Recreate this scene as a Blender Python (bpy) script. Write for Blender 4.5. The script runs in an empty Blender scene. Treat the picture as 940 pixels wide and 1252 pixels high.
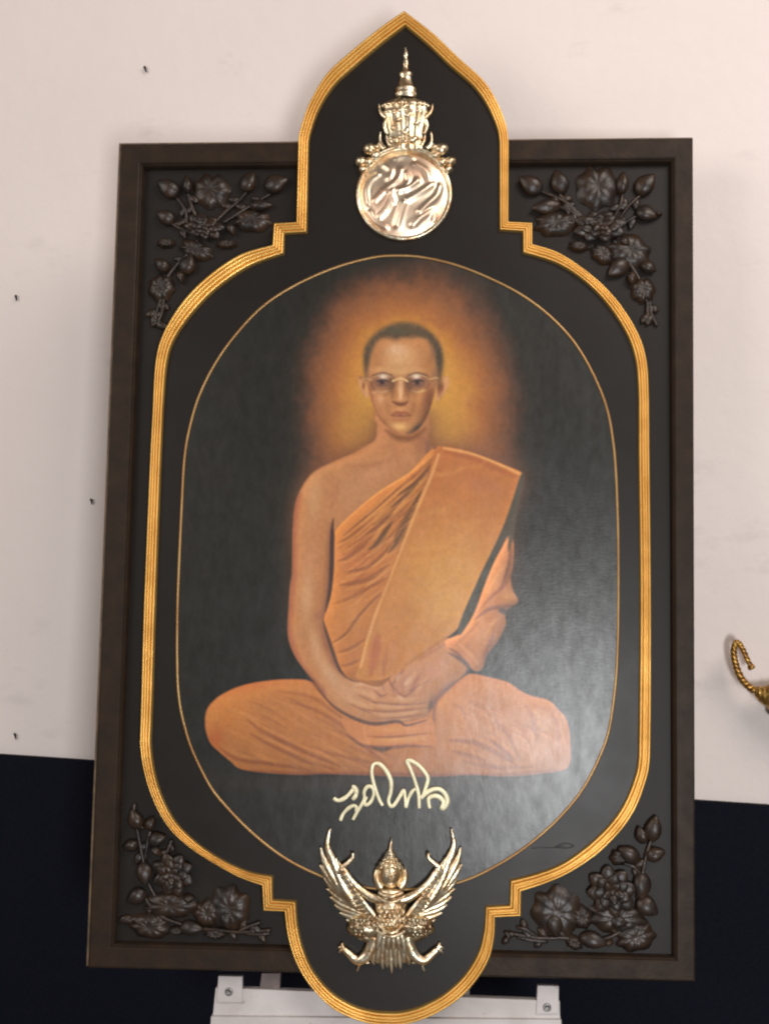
import bpy, bmesh, math, random
import numpy as np
from mathutils import Vector, Matrix

S = bpy.context.scene
COL = S.collection
R = math.radians
rnd = random.Random(7)

# ------------------------------------------------------------------ camera, world, lamps, exposure
CAM_POS = np.array((0.0572717, -1.4694386, 1.4420741))
CAM_RT = np.array((0.99882415, 0.04761346, 0.00912576))
CAM_UP = np.array((-0.01174395, 0.05500179, 0.99841719))
CAM_FW = np.array((-0.04703617, 0.99735037, -0.05549629))
FPX = 1400.0                      # focal length in pixels of a 940 x 1252 picture

cam_d = bpy.data.cameras.new('camera'); cam = bpy.data.objects.new('camera', cam_d); COL.objects.link(cam)
cam_d.sensor_fit = 'VERTICAL'; cam_d.sensor_height = 36.0; cam_d.lens = FPX/1252*36.0
cam_d.clip_start = 0.02; cam_d.clip_end = 100
cam.matrix_world = Matrix(((CAM_RT[0], CAM_UP[0], -CAM_FW[0], CAM_POS[0]), (CAM_RT[1], CAM_UP[1], -CAM_FW[1], CAM_POS[1]),
                           (CAM_RT[2], CAM_UP[2], -CAM_FW[2], CAM_POS[2]), (0, 0, 0, 1)))
S.camera = cam

world = bpy.data.worlds.new('World'); S.world = world; world.use_nodes = True
bg = world.node_tree.nodes['Background']; bg.inputs[0].default_value = (1.0, 0.97, 0.95, 1); bg.inputs[1].default_value = 0.11

def area(name, pos, target, sx, sy, power, col):
    d = bpy.data.lights.new(name, 'AREA'); d.shape = 'RECTANGLE'; d.size = sx; d.size_y = sy; d.energy = power; d.color = col
    o = bpy.data.objects.new(name, d); COL.objects.link(o); o.location = pos
    o.rotation_euler = (Vector(target)-Vector(pos)).to_track_quat('-Z', 'Y').to_euler()
    return o
area('ceiling_lamp', (1.3, -1.4, 3.05), (0.15, 0.3, 1.6), 1.4, 1.0, 37.5, (1.0, 0.89, 0.82))
area('window_light', (0.58, -2.65, 1.05), (0.15, 0.1, 1.1), 0.38, 0.66, 38, (0.97, 0.985, 1.0))
area('room_light', (-2.1, -1.9, 2.3), (0, 0.2, 1.2), 1.5, 1.5, 29, (1.0, 0.92, 0.87))

S.view_settings.view_transform = 'Standard'; S.view_settings.look = 'None'
S.view_settings.exposure = 0.0; S.view_settings.gamma = 1.0; S.view_settings.use_curve_mapping = False
S.render.engine = 'CYCLES'
S.cycles.filter_width = 2.2        # a soft compact-camera picture

# ------------------------------------------------------------------ geometry of the leaning board
LEAN = R(8.0); HB = 1.1333455; Z0 = 0.75          # lean, frame height, height of the frame's foot above the floor
CA, SA = math.cos(LEAN), math.sin(LEAN)
N_B = np.array((0, -CA, SA)); V_B = np.array((0, SA, CA)); O_B = np.array((0, 0, Z0))

def ray(px, py):
    return CAM_FW*FPX + CAM_RT*(px-470.0) - CAM_UP*(py-626.0)

def bp(px, py, n=0.0):
    """a point of the photograph on the plane n metres in front of the board, in the board's own axes (x, y = -n, z up)"""
    d = ray(px, py); o = O_B + N_B*n
    P = CAM_POS + d*(((o-CAM_POS) @ N_B)/(d @ N_B)) - O_B
    return (P[0], -n, P @ V_B)

def scl(py):                       # metres per photograph pixel on the board
    return 0.8/(700 + 45*(py-172)/1018.0)

def bpv(P, n):                     # many points at once
    P = np.asarray(P, float)
    d = CAM_FW*FPX + CAM_RT*(P[:, :1]-470.0) - CAM_UP*(P[:, 1:2]-626.0)
    o = O_B + N_B*n
    Q = CAM_POS + d*((((o-CAM_POS) @ N_B)/(d @ N_B))[:, None]) - O_B
    return np.stack([Q[:, 0], np.full(len(Q), -n), Q @ V_B], 1)

WY, WB = 0.33, R(8.458557)         # wall: passes (0, WY), turned by WB
N_W = np.array((-math.sin(WB), -math.cos(WB), 0)); T_W = np.array((math.cos(WB), -math.sin(WB), 0)); O_W = np.array((0, WY, 0))
def wp(px, py, off=0.0):           # a point of the photograph on the wall (off = in front of it), world axes
    d = ray(px, py); o = O_W + N_W*off
    return CAM_POS + d*(((o-CAM_POS) @ N_W)/(d @ N_W))
WALL_Z = 0.91469                   # where the white wall ends and the dark cladding begins

# ------------------------------------------------------------------ helpers
class MB:
    def __init__(self): self.v = []; self.f = []; self.sm = []
    def add(self, vs, fs, smooth=True):
        k = len(self.v); self.v += [tuple(map(float, x)) for x in vs]
        self.f += [tuple(i+k for i in f) for f in fs]; self.sm += [smooth]*len(fs)
    def build(self, name, mat, parent=None, bevel=0):
        me = bpy.data.meshes.new(name); me.from_pydata(self.v, [], self.f); me.validate()
        me.polygons.foreach_set('use_smooth', self.sm[:len(me.polygons)] if len(self.sm) >= len(me.polygons) else [True]*len(me.polygons))
        b = bmesh.new(); b.from_mesh(me); bmesh.ops.recalc_face_normals(b, faces=b.faces); b.to_mesh(me); b.free()
        o = bpy.data.objects.new(name, me); COL.objects.link(o)
        if mat: me.materials.append(mat)
        if parent: o.parent = parent
        if bevel:
            m = o.modifiers.new('bevel', 'BEVEL'); m.width = bevel; m.segments = 2; m.limit_method = 'ANGLE'
        return o
    def box(self, x0, x1, y0, y1, z0, z1):
        self.add([(x0, y0, z0), (x1, y0, z0), (x1, y1, z0), (x0, y1, z0), (x0, y0, z1), (x1, y0, z1), (x1, y1, z1), (x0, y1, z1)],
                 [(0, 1, 2, 3), (4, 7, 6, 5), (0, 4, 5, 1), (1, 5, 6, 2), (2, 6, 7, 3), (3, 7, 4, 0)], False)
    def tube(self, pts, rad, seg=8, flat=1.0, closed=False, axis=(0, 1, 0)):
        """swept round section; flat squeezes it along the axis (the board's normal)"""
        p = np.array(pts, float); n = len(p); ax = np.array(axis, float); r = np.broadcast_to(np.array(rad, float), (n,))
        if closed: t = np.roll(p, -1, 0)-np.roll(p, 1, 0)
        else: t = np.gradient(p, axis=0)
        t = t/np.maximum(np.linalg.norm(t, axis=1), 1e-12)[:, None]
        vs = []; fs = []
        for i in range(n):
            s = np.cross(t[i], ax); L = np.linalg.norm(s); s = s/L if L > 1e-6 else np.array((1., 0, 0))
            u = np.cross(s, t[i])
            for k in range(seg):
                a = 2*math.pi*k/seg
                vs.append(p[i]+s*math.cos(a)*r[i]+u*math.sin(a)*r[i]*flat)
        for i in range(n if closed else n-1):
            j = (i+1) % n
            for k in range(seg):
                q = (k+1) % seg; fs.append((i*seg+k, i*seg+q, j*seg+q, j*seg+k))
        if not closed:
            vs.append(p[0]); vs.append(p[-1])
            for k in range(seg):
                q = (k+1) % seg; fs.append((n*seg, q, k)); fs.append((n*seg+1, (n-1)*seg+k, (n-1)*seg+q))
        self.add(vs, fs)
    def blob(self, c, ru, rv, rn, ang=0.0, point=0.0, seg=14, rings=8, rib=0, ribh=0.0, tilt=0.0):
        """ellipsoid lying on the board: ru along ang, rv across, rn out of it; point sharpens the +u end"""
        ca, sa = math.cos(ang), math.sin(ang); ct, st = math.cos(tilt), math.sin(tilt); vs = []; fs = []
        for i in range(rings+1):
            th = math.pi*i/rings; x = math.cos(th); rr = math.sin(th)
            if x > 0 and point: rr *= (1-point*x**1.5); x *= (1+point*.35)
            for k in range(seg):
                a = 2*math.pi*k/seg; m = 1+ribh*math.cos(rib*a) if rib else 1
                u, v, w = ru*x, rv*rr*math.cos(a)*m, rn*rr*math.sin(a)*m
                u, w = u*ct-w*st, u*st+w*ct
                vs.append((c[0]+u*ca-v*sa, c[1]-w, c[2]+u*sa+v*ca))
        for i in range(rings):
            for k in range(seg):
                q = (k+1) % seg; fs.append((i*seg+k, i*seg+q, (i+1)*seg+q, (i+1)*seg+k))
        self.add(vs, fs)
    def slab(self, poly, y0, y1, smooth=False):
        """outline in (x, z), extruded from y0 to y1"""
        from mathutils.geometry import tessellate_polygon
        n = len(poly); tri = tessellate_polygon([[Vector((x, z, 0)) for x, z in poly]])
        vs = [(x, y0, z) for x, z in poly]+[(x, y1, z) for x, z in poly]
        fs = [t for t in tri]+[tuple(i+n for i in reversed(t)) for t in tri]+[(i, (i+1) % n, (i+1) % n+n, i+n) for i in range(n)]
        self.add(vs, fs, smooth)

def empty(name, loc, rot=(0, 0, 0)):
    o = bpy.data.objects.new(name, None); COL.objects.link(o); o.location = loc; o.rotation_euler = rot; o.empty_display_size = .05
    return o
def tag(o, label, cat, group=None):
    o['label'] = label; o['category'] = cat
    if group: o['group'] = group
    return o
def structure(o): o['kind'] = 'structure'; return o

def material(name, col, rough=.5, metal=0.0, spec=.5, var=0.0, var_scale=8.0, var_col=None, bump=0.0, bump_scale=60.0, stretch=(1, 1, 1), rvar=0.0, detail=5, dirt=None):
    m = bpy.data.materials.new(name); m.use_nodes = True; nt = m.node_tree; b = nt.nodes['Principled BSDF']
    b.inputs['Base Color'].default_value = (*col, 1); b.inputs['Roughness'].default_value = rough
    b.inputs['Metallic'].default_value = metal; b.inputs['Specular IOR Level'].default_value = spec
    tc = nt.nodes.new('ShaderNodeTexCoord'); mp = nt.nodes.new('ShaderNodeMapping'); mp.inputs['Scale'].default_value = stretch
    nt.links.new(tc.outputs['Object'], mp.inputs[0])
    if var:
        n = nt.nodes.new('ShaderNodeTexNoise'); n.inputs['Scale'].default_value = var_scale; n.inputs['Detail'].default_value = detail; nt.links.new(mp.outputs[0], n.inputs['Vector'])
        r = nt.nodes.new('ShaderNodeMapRange'); r.inputs[1].default_value = .35; r.inputs[2].default_value = .65; nt.links.new(n.outputs[0], r.inputs[0])
        x = nt.nodes.new('ShaderNodeMix'); x.data_type = 'RGBA'
        x.inputs[6].default_value = (*col, 1); x.inputs[7].default_value = (*(var_col or tuple(c*(1-var) for c in col)), 1)
        mu = nt.nodes.new('ShaderNodeMath'); mu.operation = 'MULTIPLY'; mu.inputs[1].default_value = var if var_col else 1.0
        nt.links.new(r.outputs[0], mu.inputs[0]); nt.links.new(mu.outputs[0], x.inputs[0]); nt.links.new(x.outputs[2], b.inputs['Base Color'])
        if rvar:
            q = nt.nodes.new('ShaderNodeMapRange'); q.inputs[3].default_value = rough-rvar; q.inputs[4].default_value = rough+rvar
            nt.links.new(n.outputs[0], q.inputs[0]); nt.links.new(q.outputs[0], b.inputs['Roughness'])
    if dirt:                       # sparse stains: (scale, threshold, colour, strength, stretch)
        ds, th, dc, dk, dst = dirt
        m2 = nt.nodes.new('ShaderNodeMapping'); m2.inputs['Scale'].default_value = dst; nt.links.new(tc.outputs['Object'], m2.inputs[0])
        n = nt.nodes.new('ShaderNodeTexNoise'); n.inputs['Scale'].default_value = ds; n.inputs['Detail'].default_value = 7; n.inputs['Roughness'].default_value = .65; nt.links.new(m2.outputs[0], n.inputs['Vector'])
        r = nt.nodes.new('ShaderNodeMapRange'); r.inputs[1].default_value = th; r.inputs[2].default_value = th+.12; r.inputs[4].default_value = dk; nt.links.new(n.outputs[0], r.inputs[0])
        x = nt.nodes.new('ShaderNodeMix'); x.data_type = 'RGBA'; x.inputs[7].default_value = (*dc, 1)
        src = b.inputs['Base Color'].links
        if src: nt.links.new(src[0].from_socket, x.inputs[6])
        else: x.inputs[6].default_value = (*col, 1)
        nt.links.new(r.outputs[0], x.inputs[0]); nt.links.new(x.outputs[2], b.inputs['Base Color'])
    if bump:
        n = nt.nodes.new('ShaderNodeTexNoise'); n.inputs['Scale'].default_value = bump_scale; n.inputs['Detail'].default_value = 4; nt.links.new(mp.outputs[0], n.inputs['Vector'])
        k = nt.nodes.new('ShaderNodeBump'); k.inputs['Strength'].default_value = 1.0; k.inputs['Distance'].default_value = bump
        nt.links.new(n.outputs[0], k.inputs['Height']); nt.links.new(k.outputs[0], b.inputs['Normal'])
    return m

M = {}
M['wall'] = material('white_wall_paint', (0.82, 0.735, 0.695), .75, spec=.25, var=.22, var_scale=3.2, var_col=(.66, .57, .54), bump=.0012, bump_scale=34, detail=8, dirt=(5.5, .60, (.50, .44, .42), .32, (1, 1, 2.2)))
M['dark'] = material('navy_cladding', (0.0040, 0.0048, 0.0105), .85, spec=.12, var=.6, var_scale=240, var_col=(.0075, .008, .014), bump=.0006, bump_scale=300)
M['floor'] = material('grey_floor', (.16, .15, .14), .6, var=.3, var_scale=4)
M['rail'] = material('dark_stained_wood', (0.034, 0.0210, 0.0130), .48, spec=.14, var=.8, var_scale=7, var_col=(.020, .0135, .010), bump=.0004, bump_scale=26, stretch=(6, 6, 6), rvar=.08)
M['railv'] = M['rail']
M['field'] = material('black_field', (0.0140, 0.0105, 0.0080), .48, spec=.22, var=.5, var_scale=30, var_col=(.012, .010, .009), bump=.00012, bump_scale=90)
M['panel'] = material('black_panel', (0.0120, 0.0090, 0.0070), .40, spec=.27, var=.5, var_scale=18, var_col=(.012, .010, .0085), bump=.00008, bump_scale=120, rvar=.05)
M['ply_halo'] = material('plywood_and_halo_rim', (0.17, 0.105, 0.055), .7, var=.5, var_scale=60)  # plywood back, and the tan that imitates the light halo round the frame
M['carve'] = material('dark_bronze_carving', (0.038, 0.0205, 0.0115), .38, spec=.45, var=.9, var_scale=55, var_col=(.011, .0085, .0075), bump=.0007, bump_scale=170, rvar=.12)
M['gold'] = material('gold_leaf_moulding', (0.88, 0.55, 0.16), .40, metal=.82, var=.55, var_scale=28, var_col=(.60, .30, .055), bump=.00012, bump_scale=220, rvar=.1)
M['line'] = material('bronze_bead', (0.46, 0.29, 0.12), .40, metal=.7, var=.7, var_scale=16, var_col=(.30, .14, .05), bump=.0001, bump_scale=150)
M['sign'] = material('pale_gold_letters', (0.98, 0.90, 0.60), .36, metal=.12, var=.3, var_scale=50)
M['emblem'] = material('cast_gold_emblem', (0.94, 0.85, 0.64), .32, metal=1.0, var=.8, var_scale=75, var_col=(.56, .33, .14), bump=.0007, bump_scale=190, rvar=.08)
M['disc'] = material('polished_gold_disc', (0.93, 0.79, 0.60), .36, metal=1.0, var=.6, var_scale=22, var_col=(.74, .42, .27), bump=.00012, bump_scale=90, rvar=.06)
M['metal'] = material('painted_grey_metal', (0.58, 0.54, 0.53), .5, spec=.5, var=.6, var_scale=18, var_col=(.40, .355, .34), bump=.0004, bump_scale=60, detail=8, dirt=(34, .62, (.20, .14, .12), .8, (1, 1, 1.4)))
M['metal_dark'] = material('worn_bracket', (0.20, 0.15, 0.14), .5, var=.4, var_scale=40)
M['screw'] = material('steel_screw', (0.30, 0.29, 0.28), .4, metal=.8, var=.5, var_scale=200)
M['nail'] = material('dark_nail', (0.05, 0.04, 0.035), .5, metal=.5, var=.4, var_scale=300)
M['rope'] = material('antique_gold', (0.58, 0.34, 0.09), .36, metal=.85, var=.8, var_scale=120, var_col=(.20, .09, .025), bump=.0005, bump_scale=160, rvar=.1)
M['mark'] = material('dark_brush_mark', (0.012, 0.010, 0.010), .5, var=.3, var_scale=80)

# ---------------------------------------------------------------- the painted canvas (flat artwork)
# The picture is computed on a small colour grid and laid into the canvas as a printed colour layer.
PX0, PY0, PX1, PY1, PS = 205.0, 305.0, 770.0, 1085.0, 1.5
PWID, PHEI = int((PX1-PX0)*PS), int((PY1-PY0)*PS)

def smooth_pts(pts, n=6, closed=True):
    p = np.array(pts, float); m = len(p); out = []
    rng = range(m if closed else m-1)
    for i in rng:
        if closed:
            a, b, c, d = p[(i-1) % m], p[i], p[(i+1) % m], p[(i+2) % m]
        else:
            a, b, c, d = p[max(i-1, 0)], p[i], p[i+1], p[min(i+2, m-1)]
        for k in range(n):
            t = k/n
            out.append(0.5*((2*b)+(c-a)*t+(2*a-5*b+4*c-d)*t*t+(3*b-a-3*c+d)*t**3))
    if not closed: out.append(p[-1])
    return np.array(out)

def gblur(a, s):
    s = s*PS
    if s < 0.3: return a
    h, w = a.shape[:2]; pad = int(s*3)+2
    b = np.pad(a, ((pad, pad), (pad, pad)), mode='edge')
    fy = np.fft.fftfreq(b.shape[0])[:, None]; fx = np.fft.rfftfreq(b.shape[1])[None]
    g = np.exp(-2*np.pi**2*s*s*(fx*fx+fy*fy))
    return np.fft.irfft2(np.fft.rfft2(b)*g, s=b.shape)[pad:pad+h, pad:pad+w]

class Canvas:
    def __init__(self, seed=4):
        self.rng = np.random.RandomState(seed)
        self.img = np.zeros((PHEI, PWID, 3))
        yy, xx = np.mgrid[0:PHEI, 0:PWID]
        self.X = PX0+(xx+.5)/PS; self.Y = PY0+(yy+.5)/PS
    def noise(self, s, sx=None):
        n = gblur(self.rng.randn(PHEI, PWID), s); return n/n.std()
    def box(self, x0, y0, x1, y1):
        i0 = int(max(0, (x0-PX0)*PS)); i1 = int(min(PWID, (x1-PX0)*PS+2))
        j0 = int(max(0, (y0-PY0)*PS)); j1 = int(min(PHEI, (y1-PY0)*PS+2))
        return slice(j0, max(j1, j0+1)), slice(i0, max(i1, i0+1))
    def poly(self, pts, feather=1.0, smooth=True):
        p = smooth_pts(pts) if smooth else np.array(pts, float)
        m = np.zeros((PHEI, PWID)); f = feather+1
        sl = self.box(p[:, 0].min()-f, p[:, 1].min()-f, p[:, 0].max()+f, p[:, 1].max()+f)
        X, Y = self.X[sl], self.Y[sl]; d = np.full(X.shape, 1e9); ins = np.zeros(X.shape, bool)
        for a, b in zip(p, np.roll(p, -1, 0)):
            e = b-a; L = e@e
            if L < 1e-9: continue
            t = np.clip(((X-a[0])*e[0]+(Y-a[1])*e[1])/L, 0, 1)
            d = np.minimum(d, (X-a[0]-t*e[0])**2+(Y-a[1]-t*e[1])**2)
            if a[1] != b[1]:
                c = (a[1] > Y) != (b[1] > Y)
                ins ^= c & (X < (b[0]-a[0])*(Y-a[1])/(b[1]-a[1])+a[0])
        d = np.sqrt(d)*np.where(ins, 1, -1)
        m[sl] = np.clip(d/max(feather, .3)*.5+.5, 0, 1)
        m[sl] = m[sl]**2*(3-2*m[sl])
        return m
    def line(self, pts, w0, w1=None, feather=1.0, taper=True):
        p = smooth_pts(pts, 5, False); w1 = w0 if w1 is None else w1
        m = np.zeros((PHEI, PWID)); f = max(w0, w1)+feather+1
        sl = self.box(p[:, 0].min()-f, p[:, 1].min()-f, p[:, 0].max()+f, p[:, 1].max()+f)
        X, Y = self.X[sl], self.Y[sl]; v = np.zeros(X.shape); n = len(p)-1
        for i in range(n):
            a, b = p[i], p[i+1]; e = b-a; L = e@e
            if L < 1e-9: continue
            t = np.clip(((X-a[0])*e[0]+(Y-a[1])*e[1])/L, 0, 1); s = (i+t)/n
            w = w0+(w1-w0)*s
            if taper: w = w*np.clip(np.sin(np.pi*(0.02+.96*s)), 0, 1)**.85
            d = np.sqrt((X-a[0]-t*e[0])**2+(Y-a[1]-t*e[1])**2)
            v = np.maximum(v, np.clip((w/2-d)/feather+.5, 0, 1))
        m[sl] = v; return m
    def blob(self, cx, cy, rx, ry, ang=0):
        a = np.radians(ang); dx, dy = self.X-cx, self.Y-cy
        u = (dx*np.cos(a)+dy*np.sin(a))/rx; v = (-dx*np.sin(a)+dy*np.cos(a))/ry
        return np.exp(-(u*u+v*v)*1.4)
    def vol(self, m, s, lx, ly, amt):
        g = gblur(m, s); gy, gx = np.gradient(g); k = (gx*lx+gy*ly)*s*PS*2.2
        self.img *= (1+amt*np.clip(k, -1, 1)*m)[..., None]
    def put(self, m, col, a=1.0):
        r = np.flatnonzero((m > .002).any(1)); q = np.flatnonzero((m > .002).any(0))
        if len(r) == 0: return
        s = (slice(r[0], r[-1]+1), slice(q[0], q[-1]+1))
        k = (m[s]*a)[..., None]; self.img[s] = self.img[s]*(1-k)+np.array(col, float)*k

def paint_monk():
    c = Canvas(); P, L, B, put = c.poly, c.line, c.blob, c.put
    X, Y = c.X, c.Y
    n1, n2, n3, n4 = c.noise(2), c.noise(7), c.noise(22), c.noise(0.8)
    # dark ground
    c.img[:] = (32, 29, 25)
    put(np.clip(n3*.3+.5, 0, 1), (34, 34, 28), .5)
    put(np.clip(n2*.3+.3, 0, 1), (37, 30, 26), .3)
    # aura round the head
    dx = X-497; dx = np.where(dx < 0, dx/121, dx/127); dy = Y-488; dy = np.where(dy < 0, dy/152, dy/240)
    d = np.sqrt(dx*dx+dy*dy)+.016*n2+.010*n1+.022*n3
    stops = [(0, (208, 152, 74)), (.40, (204, 142, 66)), (.58, (190, 124, 60)), (.74, (163, 99, 56)), (.88, (132, 81, 52)), (1.02, (94, 60, 44)), (1.2, (50, 40, 35)), (1.4, (33, 30, 26))]
    ds = [s[0] for s in stops]; rgb = np.stack([np.interp(d, ds, [s[1][k] for s in stops]) for k in range(3)], -1)
    a = np.clip((1.42-d)/.5, 0, 1)[..., None]; a = a*a*(3-2*a)
    c.img = c.img*(1-a)+rgb*a
    put(np.clip(n2-.6, 0, 1)*np.clip(1-abs(d-.72)/.2, 0, 1), (128, 72, 44), .12)
    put(B(545, 500, 36, 70), (198, 138, 64), .35); put(B(430, 520, 30, 40), (186, 132, 66), .4)

    skin = [(462, 505), (461, 522), (458.8, 537), (444, 547), (432, 554), (404.7, 566), (384, 577), (372, 591), (363.8, 608), (359.6, 628), (358, 659), (357.5, 700), (355, 716), (353.3, 741), (352, 770), (354.5, 787), (362, 804), (374, 821), (388, 838), (407, 861), (424, 873), (446, 881.7), (458, 883.4), (485, 881.7), (495.5, 884), (519, 878), (530, 864), (546, 842), (572, 818), (546, 780), (490, 817), (440, 833), (418, 824), (411, 812), (404, 792), (396, 760), (404, 720), (405, 650), (430, 660), (520, 580), (533, 556), (524, 540), (522, 505)]
    legs = [(251, 885), (252, 871), (258.7, 859.6), (274, 847.7), (299.6, 837.4), (335, 831.5), (366, 830.6), (383, 834), (420, 850), (480, 860), (530, 852), (540, 848), (552.7, 838), (563, 829), (576, 823.5), (601, 828.5), (621, 834), (634, 843), (648, 850), (670, 856), (682, 867), (693, 881), (697, 908), (694, 938), (666, 945), (618, 949), (576, 947), (540, 949), (490, 949), (400, 946), (369, 947), (325, 944.7), (294, 940), (282, 931), (269, 920), (258, 909), (252.6, 896)]
    drape = [(533, 551), (500, 578), (469, 597), (445, 615), (413, 645), (409, 660), (407.5, 700), (404, 730), (396, 757), (400, 774), (407, 795), (414, 814), (422, 827), (440, 834), (470, 836), (500, 780), (520, 640)]
    stole = [(532.5, 549), (542.8, 546), (566.6, 550), (592, 558.7), (617.7, 569), (638, 578), (636, 583), (628, 608), (616, 642), (600.6, 676), (588.7, 700), (580, 719), (568, 746), (561, 766), (546, 780), (524, 797), (500, 813), (470, 830), (437, 830), (440, 812), (447, 782), (456, 753), (469, 724), (481, 693), (490, 669), (500, 642), (515, 604), (524, 581)]
    dark = [(637, 579), (641, 583), (635, 608), (630.5, 635), (627, 659), (621, 674), (621, 657), (617, 660), (610, 673), (601, 693), (590, 720), (578.5, 751), (563, 776), (560.5, 766), (568, 746), (580, 719), (588.7, 699), (600.6, 675), (616, 641), (628, 606)]
    sleeve = [(625, 655), (628, 668), (627, 690), (624, 706), (627, 722), (633, 734), (626, 741), (617, 748), (618, 763), (609, 782), (595, 801), (590.4, 816), (582, 821), (571, 814), (548, 797), (545, 783), (562, 774), (578, 751), (590, 720), (601, 692), (612, 672), (621, 655)]
    body = np.maximum.reduce([P(skin), P(drape), P(stole), P(sleeve)])
    # glow of the aura round the body
    g = np.clip(gblur(body, 11)*1.5, 0, 1)
    put(g*np.clip((820-Y)/200, .0, 1), (142, 86, 58), .78)
    put(np.clip(gblur(body, 26)*1.3, 0, 1)*np.clip((720-Y)/200, 0, 1), (104, 66, 50), .45)
    put(np.clip(gblur(body, 20)*1.2, 0, 1)*np.clip((700-Y)/120, 0, 1)*(X > 560), (150, 104, 84), .35)
    # shadow below the figure
    put(B(475, 957, 250, 16), (62, 47, 42), .6)

    # ---- legs
    ml = P(legs, 1.6); put(ml, (174, 107, 58))
    def on(m, f): return m*f
    put(on(ml, B(285, 872, 30, 28)), (190, 116, 58), .8)
    put(on(ml, B(345, 868, 60, 22, 8)), (186, 116, 66), .7)
    put(on(ml, B(300, 838, 70, 8, -10)), (178, 98, 52), .6)
    put(on(ml, B(560, 870, 30, 34)), (196, 124, 74), .6)
    put(on(ml, B(620, 880, 44, 30, 20)), (188, 116, 74), .5)
    put(on(ml, B(660, 905, 30, 34)), (196, 134, 98), .5)
    put(on(ml, B(262, 905, 14, 22, 25)), (170, 84, 46), .6)
    put(on(ml, np.clip(1-P(legs, 22)*1.25, 0, 1)), (140, 76, 46), .6)
    folds = [([(303, 880), (318, 893), (345, 906), (385, 925), (420, 938)], 5, .55), ([(306, 897), (325, 908), (350, 920), (378, 932), (410, 941)], 5, .5), ([(268, 914), (290, 928), (330, 934), (380, 942)], 5, .5),
             ([(355, 858), (385, 868), (420, 888), (450, 912), (480, 926)], 5, .35), ([(340, 845), (380, 852), (410, 872), (440, 895)], 4, .3), ([(360, 905), (400, 920), (440, 930), (480, 938)], 4, .35), ([(430, 900), (452, 918), (472, 934)], 4, .5),
             ([(548, 905), (580, 908), (610, 922), (632, 936)], 7, .5), ([(552, 918), (580, 926), (610, 940)], 6, .4), ([(600, 905), (618, 920), (628, 929)], 6, .6), ([(604, 880), (622, 900), (636, 930)], 5, .3), ([(640, 860), (652, 880), (656, 920)], 6, .3), ([(566, 930), (600, 938), (650, 938)], 5, .35), ([(672, 868), (682, 890), (682, 925)], 5, .35)]
    for p, w, a in folds:
        put(on(ml, L(p, w, w, 3)), (132, 70, 44), a); put(on(ml, L([(x+2, y-5) for x, y in p], w*.8, w*.8, 3)), (198, 126, 80), a*.55)
    r2 = np.random.RandomState(5)
    for k in range(44):
        x = r2.uniform(275, 430); y = 850+r2.uniform(0, 80); l = r2.uniform(25, 60)
        put(on(ml, L([(x, y), (x+l*.5, y+l*.22), (x+l, y+l*.52)], 3, 3, 2.2)), (140, 80, 48) if k % 2 else (200, 130, 78), .26)
    for k in range(34):
        x = r2.uniform(550, 665); y = 850+r2.uniform(0, 60); l = r2.uniform(20, 45)
        put(on(ml, L([(x, y), (x+l*.6, y+l*.3), (x+l*.8, y+l)], 3, 3, 2.2)), (146, 86, 58) if k % 2 else (206, 142, 100), .28)
    put(on(ml, L([(300, 942), (370, 946), (480, 947), (600, 948), (690, 941)], 5, 5, 4)), (120, 62, 42), .6)

    c.vol(ml, 14, .35, .9, .15); put(on(ml, np.clip(1-P(legs, 8)*1.25, 0, 1)), (150, 84, 48), .5)
    # ---- skin: trunk and right arm
    ms = P(skin, 1.8); put(ms, (182, 119, 76))
    put(on(ms, B(432, 600, 40, 36)), (186, 128, 88), .8)
    put(on(ms, B(462, 575, 34, 18, -28)), (192, 132, 94), .6)
    put(on(ms, B(384, 612, 12, 34, 5)), (196, 140, 98), .8)
    put(on(ms, B(376, 725, 10, 44, 3)), (200, 148, 108), .75)
    put(on(ms, B(378, 680, 18, 40)), (190, 126, 86), .6)
    put(on(ms, B(386, 790, 8, 30, -18)), (204, 150, 110), .7)
    put(on(ms, B(404, 825, 10, 30, -38)), (204, 152, 114), .7)
    put(on(ms, L([(364, 606), (359, 640), (358, 700), (354, 740), (353, 775), (366, 812), (392, 845)], 9, 9, 7, False)), (150, 82, 60), .7)
    put(on(ms, L([(404, 640), (402, 690), (400, 725), (394, 752)], 8, 8, 7)), (146, 86, 56), .6)
    put(on(ms, L([(392, 762), (398, 785), (408, 810), (420, 828)], 7, 7, 6)), (150, 88, 62), .6)
    put(on(ms, B(392, 753, 10, 7)), (168, 100, 72), .6)
    put(on(ms, L([(404, 620), (410, 608), (414, 590)], 7, 4, 7)), (166, 102, 66), .45)
    put(on(ms, L([(420, 569), (445, 570), (470, 564), (486, 556)], 6, 5, 6)), (166, 104, 68), .5)
    put(on(ms, L([(405, 567), (430, 557), (452, 548)], 5, 5, 5)), (176, 112, 68), .6)
    put(on(ms, L([(478, 536), (484, 556), (490, 572)], 6, 4, 6)), (172, 106, 70), .5)
    put(on(ms, B(500, 560, 14, 10)), (188, 126, 86), .6)
    c.vol(ms, 9, .5, .45, .14); put(on(ms, np.clip(1-P(skin, 9)*1.2, 0, 1)), (132, 80, 56), .55)
    # neck
    put(on(ms, B(468, 530, 9, 22)), (190, 122, 82), .8)
    put(on(ms, B(490, 546, 10, 12)), (184, 118, 76), .7)
    put(on(ms, B(514, 540, 12, 22)), (156, 98, 68), .85)
    put(on(ms, B(523, 548, 5, 14)), (120, 76, 60), .6)
    put(on(ms, L([(472, 526), (486, 535), (504, 535), (520, 524)], 8, 8, 6)), (128, 76, 46), .75)

    # ---- hands in the lap
    put(on(ms, B(428, 848, 26, 18, 30)), (198, 142, 104), .8)
    put(on(ms, B(466, 842, 22, 12)), (192, 132, 98), .6)
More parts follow.
